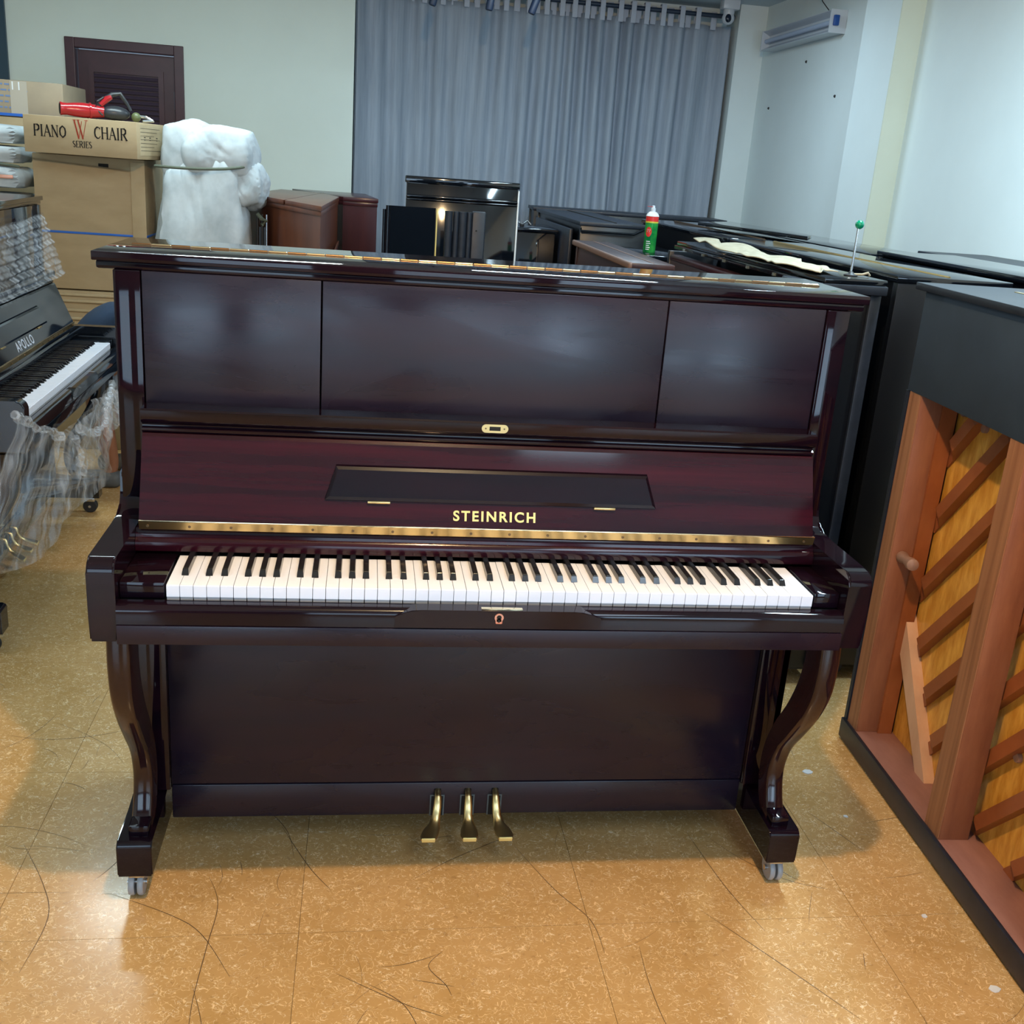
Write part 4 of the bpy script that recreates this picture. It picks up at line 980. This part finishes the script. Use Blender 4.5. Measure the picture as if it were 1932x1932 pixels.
# leaf blower
t = thing('leaf_blower', 'red leaf blower with a dark motor and handle lying on the chair box', 'blower', (-1.545, 3.60, 1.5835), .38)
bm = nb(); lathe(bm, [(.028,-.13),(.030,-.128),(.027,-.118),(.026,-.10),(.030,-.07),(.033,-.03),(.031,.0),(.028,.03),(.024,.06)], 22, (0,0,.036), 'X'); obj('nozzle', bm, 'red_plastic', t, True)
LA('nozzle_mouth', [(.024,-.1315),(.024,-.125)], 'slot', t, 20, (0,0,.036), 'X'); LA('nozzle_ring', [(.030,-.005),(.035,-.004),(.035,.004),(.030,.005)], 'red_plastic', t, 20, (0,0,.036), 'X')
bm = nb(); bmesh.ops.create_uvsphere(bm, u_segments=20, v_segments=12, radius=.045); bmesh.ops.scale(bm, verts=bm.verts, vec=(1.5,.9,.72)); bmesh.ops.translate(bm, verts=bm.verts, vec=(.11,0,.034)); obj('motor_housing', bm, 'dark_plastic', t, True)
TU('handle', [(.03,0,.045),(.06,0,.085),(.10,0,.115),(.135,0,.122),(.165,0,.08),(.18,0,.05)], [.014,.013,.011,.010,.008,.008], 'dark_plastic', t)
TU('handle_grip', [(.045,-.008,.065),(.075,-.008,.093),(.095,-.008,.104)], [.012,.014,.010], 'red_plastic', t)
TU('cable', [(.06,-.01,.10),(.03,-.02,.08),(.02,-.02,.05),(.05,-.03,.02)], .004, 'rubber', t)
bm = nb(); bmesh.ops.create_uvsphere(bm, u_segments=12, v_segments=8, radius=.022); bmesh.ops.translate(bm, verts=bm.verts, vec=(.20,-.02,.024)); obj('air_filter', bm, 'olive', t, True)
TU('fuel_hose', [(.21,-.02,.03),(.24,-.04,.028),(.27,-.05,.012),(.22,-.06,.008)], .007, 'silver', t)

# ---------------------------------------------------------------- cloth bundles
def blob(name, loc, sc, par, sub=4, seed=1, amp=.05, squash=.6, m_='cloth'):
    from mathutils import noise
    bm = nb(); bmesh.ops.create_icosphere(bm, subdivisions=sub, radius=1)
    for v in bm.verts:
        c = v.co; m_x = max(abs(c.x), abs(c.y), abs(c.z)); c = c.lerp(c/m_x, squash)
        q = Vector((c.x*1.3+seed, c.y*1.3, c.z*1.1)); n1 = noise.noise(q*.9)
        f_ = noise.noise(Vector((c.x*.8+seed, c.y*.8, c.z*.8)))*3
        w_ = abs(noise.noise(Vector((c.x*3.2+c.z*1.3+f_+seed*3, c.y*3.2, c.z*.5+f_*.2))))
        w2 = abs(noise.noise(Vector((c.x*7-c.z*2.5+seed*5+f_, c.y*7, c.z*1.0+c.x*1.5))))
        c = c*(1+amp*n1*1.2+amp*.9*min(w_, .25)-amp*.1+amp*.45*min(w2, .2))
        v.co = (c.x*sc[0]+loc[0], c.y*sc[1]+loc[1], c.z*sc[2]+loc[2])
    return obj(name, bm, m_, par, True)
t = thing('wrapped_bundle', 'large white cloth bundle tied with rope, right of the big carton', 'bundle', (-1.03, 3.62, 0))
blob('cloth_body', (-.01,0,.93), (.222,.235,.60), t, 5, 2, .15, .42)
blob('cloth_shoulder', (.070,-.03,1.475), (.175,.185,.125), t, 5, 5, .10, .28)
blob('cloth_shoulder', (-.065,.02,1.46), (.145,.17,.155), t, 5, 8, .10, .32)
blob('cloth_bulge', (.185,-.02,1.345), (.105,.16,.12), t, 5, 11, .16, .2)
blob('cloth_base', (.0,.0,.24), (.20,.21,.24), t, 3, 14, .05, .6)
rp = [(-.205,-.17,1.400),(-.13,-.238,1.400),(.0,-.262,1.402),(.12,-.245,1.410),(.205,-.16,1.425),(.225,-.05,1.43)]
TU('rope', [tuple(p) for p in spline(rp, 5)], .0065, 'rope', t); TU('rope_tail', [tuple(p) for p in spline([(.10,-.22,1.10),(.17,-.2,1.04),(.20,-.15,1.01)], 4)], .006, 'rope', t)
for i, (z, h, s_) in enumerate(((1.49,.044,1),(1.40,.040,2),(1.30,.052,3),(1.17,.058,4))):
    t = thing('wrapped_bundle', ['grey-white cloth bundle topmost at the far left beneath the blue strap', 'white cloth bundle second from top at the far left', 'white cloth bundle with an orange mark above the black piano', 'lowest white cloth bundle showing just over the black piano lid'][i], 'bundle', (-2.06, 3.72, z), 0, 'cloth bundles at the far left')
    blob('cloth_body', (-.01,0,0), (.212,.17,h), t, 4, 20+s_, .06, .65)
    if i == 2: B('orange_mark', (.06,.17,-.172,-.166,-.005,.012), 'rose', t, .003)
    if i == 1: TU('rope', [(-.2,-.168,-.03),(.0,-.175,-.035),(.17,-.172,-.045),(.20,-.165,-.05)], .006, 'rope', t)
t = B('support_crate', (-2.27,-1.85,3.56,3.90,0,1.10), 'carton', None, .004); tag(t, 'brown crate behind the black piano carrying the white bundles', 'box')

# metal legs and greenery beside the bundle
t = thing('folded_stand', 'dark folded metal stand between the white bundle and the brown piano', 'stand', (-.765, 3.56, 0))
for x in (-.022, .0, .022): LA('stand_leg', [(.006,0),(.006,1.21)], 'rubber' if x < .02 else 'silver', t, 10, (x,0,0))
B('stand_plate', (-.026,.024,.01,.02,.85,1.15), 'black_side', t); TU('green_tie', [(-.02,-.01,1.21),(.0,-.025,1.19),(.02,-.01,1.18),(.0,-.02,1.16)], .010, 'rope', t)

# ---------------------------------------------------------------- person crouched behind the black piano
pe = thing('person', 'person in a navy shirt and grey shorts crouching behind the black piano', 'person', (-1.275, 2.98, 0))
def skinned(name, joints, edges, m_, par, sub=2, root=0):
    me = bpy.data.meshes.new(name); me.from_pydata([j[0] for j in joints], edges, []); me.materials.append(M[m_])
    o = bpy.data.objects.new(name, me); COL.objects.link(o); o.parent = par
    sk = o.modifiers.new('skin', 'SKIN'); sk.use_smooth_shade = True; me.skin_vertices  if hasattr(me, 'skin_vertices') else None
    for i, j in enumerate(joints):
        r = j[1]; sv = me.skin_vertices[0].data[i]; sv.radius = (r, r) if isinstance(r, float) else r; sv.use_root = (i == root)
    ss = o.modifiers.new('sub', 'SUBSURF'); ss.levels = sub; ss.render_levels = sub
    return o
jo = [((.20,.06,.49),.10), ((.10,.04,.60),.10), ((-.04,.02,.68),.10), ((-.14,.0,.70),.08), ((-.24,-.02,.64),.05), ((-.29,-.03,.59),.070), ((-.34,-.04,.54),.082), ((-.37,-.05,.49),.058),
      ((.18,-.05,.43),.095), ((.02,-.07,.45),.080), ((-.14,-.06,.47),.062), ((-.135,-.045,.34),.056), ((-.115,-.025,.21),.045), ((-.10,.0,.10),.030), ((-.11,-.01,.05),.032), ((-.22,-.02,.03),.025),
      ((.18,.19,.43),.095), ((.02,.24,.45),.080), ((-.12,.27,.47),.062), ((-.10,.27,.33),.056), ((-.08,.27,.20),.045), ((-.06,.27,.10),.030), ((-.07,.27,.05),.032), ((-.18,.27,.03),.025),
      ((-.14,-.14,.68),.050), ((-.20,-.20,.58),.044), ((-.24,-.22,.50),.040), ((-.33,-.20,.44),.030), ((-.38,-.19,.43),.026),
      ((-.14,.16,.68),.050), ((-.20,.22,.58),.044), ((-.24,.24,.50),.040), ((-.33,.22,.46),.030), ((-.38,.21,.45),.026)]
ed = [(0,1),(1,2),(2,3),(3,4),(4,5),(5,6),(6,7),(0,8),(8,9),(9,10),(10,11),(11,12),(12,13),(13,14),(14,15),(0,16),(16,17),(17,18),(18,19),(19,20),(20,21),(21,22),(22,23),
      (3,24),(24,25),(25,26),(26,27),(27,28),(3,29),(29,30),(30,31),(31,32),(32,33)]
body = skinned('body', jo, ed, 'skin', pe)
for hx, hy, hz in ((-.38,-.19,.43), (-.38,.21,.45)):
    for k, (dy, l_) in enumerate(((-.021,.055),(-.007,.068),(.007,.065),(.021,.052))):
        skinned('finger', [((hx-.01,hy+dy,hz),.009), ((hx-.01-l_*.55,hy+dy*1.1,hz-.008),.0085), ((hx-.01-l_,hy+dy*1.1,hz-.026),.007)], [(0,1),(1,2)], 'skin', pe, 1)
    skinned('thumb', [((hx+.01,hy-.02,hz-.005),.010), ((hx-.015,hy-.042,hz-.012),.0095), ((hx-.035,hy-.046,hz-.022),.008)], [(0,1),(1,2)], 'skin', pe, 1)
skinned('shirt', [((.16,.06,.54),.15), ((.06,.04,.65),.155), ((-.06,.02,.725),.155), ((-.15,.0,.72),.115), ((-.15,-.15,.69),.075), ((-.19,-.20,.59),.062), ((-.15,.17,.69),.075), ((-.19,.22,.59),.062)],
        [(0,1),(1,2),(2,3),(3,4),(4,5),(3,6),(6,7)], 'navy', pe)
skinned('shorts', [((.21,.07,.45),.145), ((.17,-.06,.43),.108), ((.02,-.075,.455),.092), ((-.10,-.062,.47),.078), ((.17,.19,.43),.108), ((.02,.24,.455),.092), ((-.09,.265,.47),.078)],
        [(0,1),(1,2),(2,3),(0,4),(4,5),(5,6)], 'shorts', pe)
bm = nb(); bmesh.ops.create_uvsphere(bm, u_segments=20, v_segments=14, radius=.1); bmesh.ops.scale(bm, verts=bm.verts, vec=(1.0,.85,.8)); bmesh.ops.rotate(bm, verts=bm.verts, cent=(0,0,0), matrix=Matrix.Rotation(-.7, 3, 'Y')); bmesh.ops.translate(bm, verts=bm.verts, vec=(-.315,-.035,.585)); obj('hair', bm, 'hair', pe, True)
for y in (-.085, .01): 
    bm = nb(); bmesh.ops.create_uvsphere(bm, u_segments=10, v_segments=8, radius=.010); bmesh.ops.translate(bm, verts=bm.verts, vec=(-.405, y, .52)); obj('eye', bm, 'slot', pe, True)
TU('nose', [(-.415,-.038,.525),(-.437,-.038,.495),(-.423,-.038,.488)], [.006,.011,.008], 'skin', pe)
for y in (-.125, .05):
    bm = nb(); bmesh.ops.create_uvsphere(bm, u_segments=10, v_segments=8, radius=.024); bmesh.ops.scale(bm, verts=bm.verts, vec=(.7,.35,1)); bmesh.ops.translate(bm, verts=bm.verts, vec=(-.32, y, .54)); obj('ear', bm, 'skin', pe, True)
TU('mouth', [(-.412,-.06,.468),(-.420,-.038,.466),(-.412,-.016,.468)], .004, 'rose', pe)
for x, y in ((-.15,-.012), (-.11,.27)):
    bm = nb(); bx(bm, x-.12, x+.09, y-.042, y+.042, 0, .075, .03, 3); obj('shoe', bm, 'shoe', pe, True)
t = thing('stool', 'low dark stool under the crouching person', 'stool', (-1.05, 3.06, 0))
LA('stool_seat', [(.13,.285),(.145,.29),(.145,.305),(.12,.312)], 'rubber', t, 20)
for x in (-.08, .08):
    for y in (-.08, .08): LA('stool_leg', [(.012,0),(.012,.285)], 'rubber', t, 8, (x,y,0))

# ---------------------------------------------------------------- scraps on the floor
for i, (x, y, r, l_) in enumerate(((.968,.56,.012,'white paper scrap on the floor right of the mahogany piano leg'), (.985,.355,.005,'tiny white crumb on the floor right of the caster'), (1.0,-.02,.006,'white crumb on the floor near the open-backed piano'), (1.035,-.24,.010,'pale scrap lying against the black skirt of the open-backed piano'))):
    bm = nb(); pts = []
    for k in range(7): a = 2*PI*k/7; pts.append((x+r*1.3*math.cos(a)*random.uniform(.7,1.2), y+r*math.sin(a)*random.uniform(.7,1.2)))
    prism(bm, pts, .0002, .0022, 'Z'); tag(obj('paper_scrap', bm, 'debris'), l_, 'scrap')
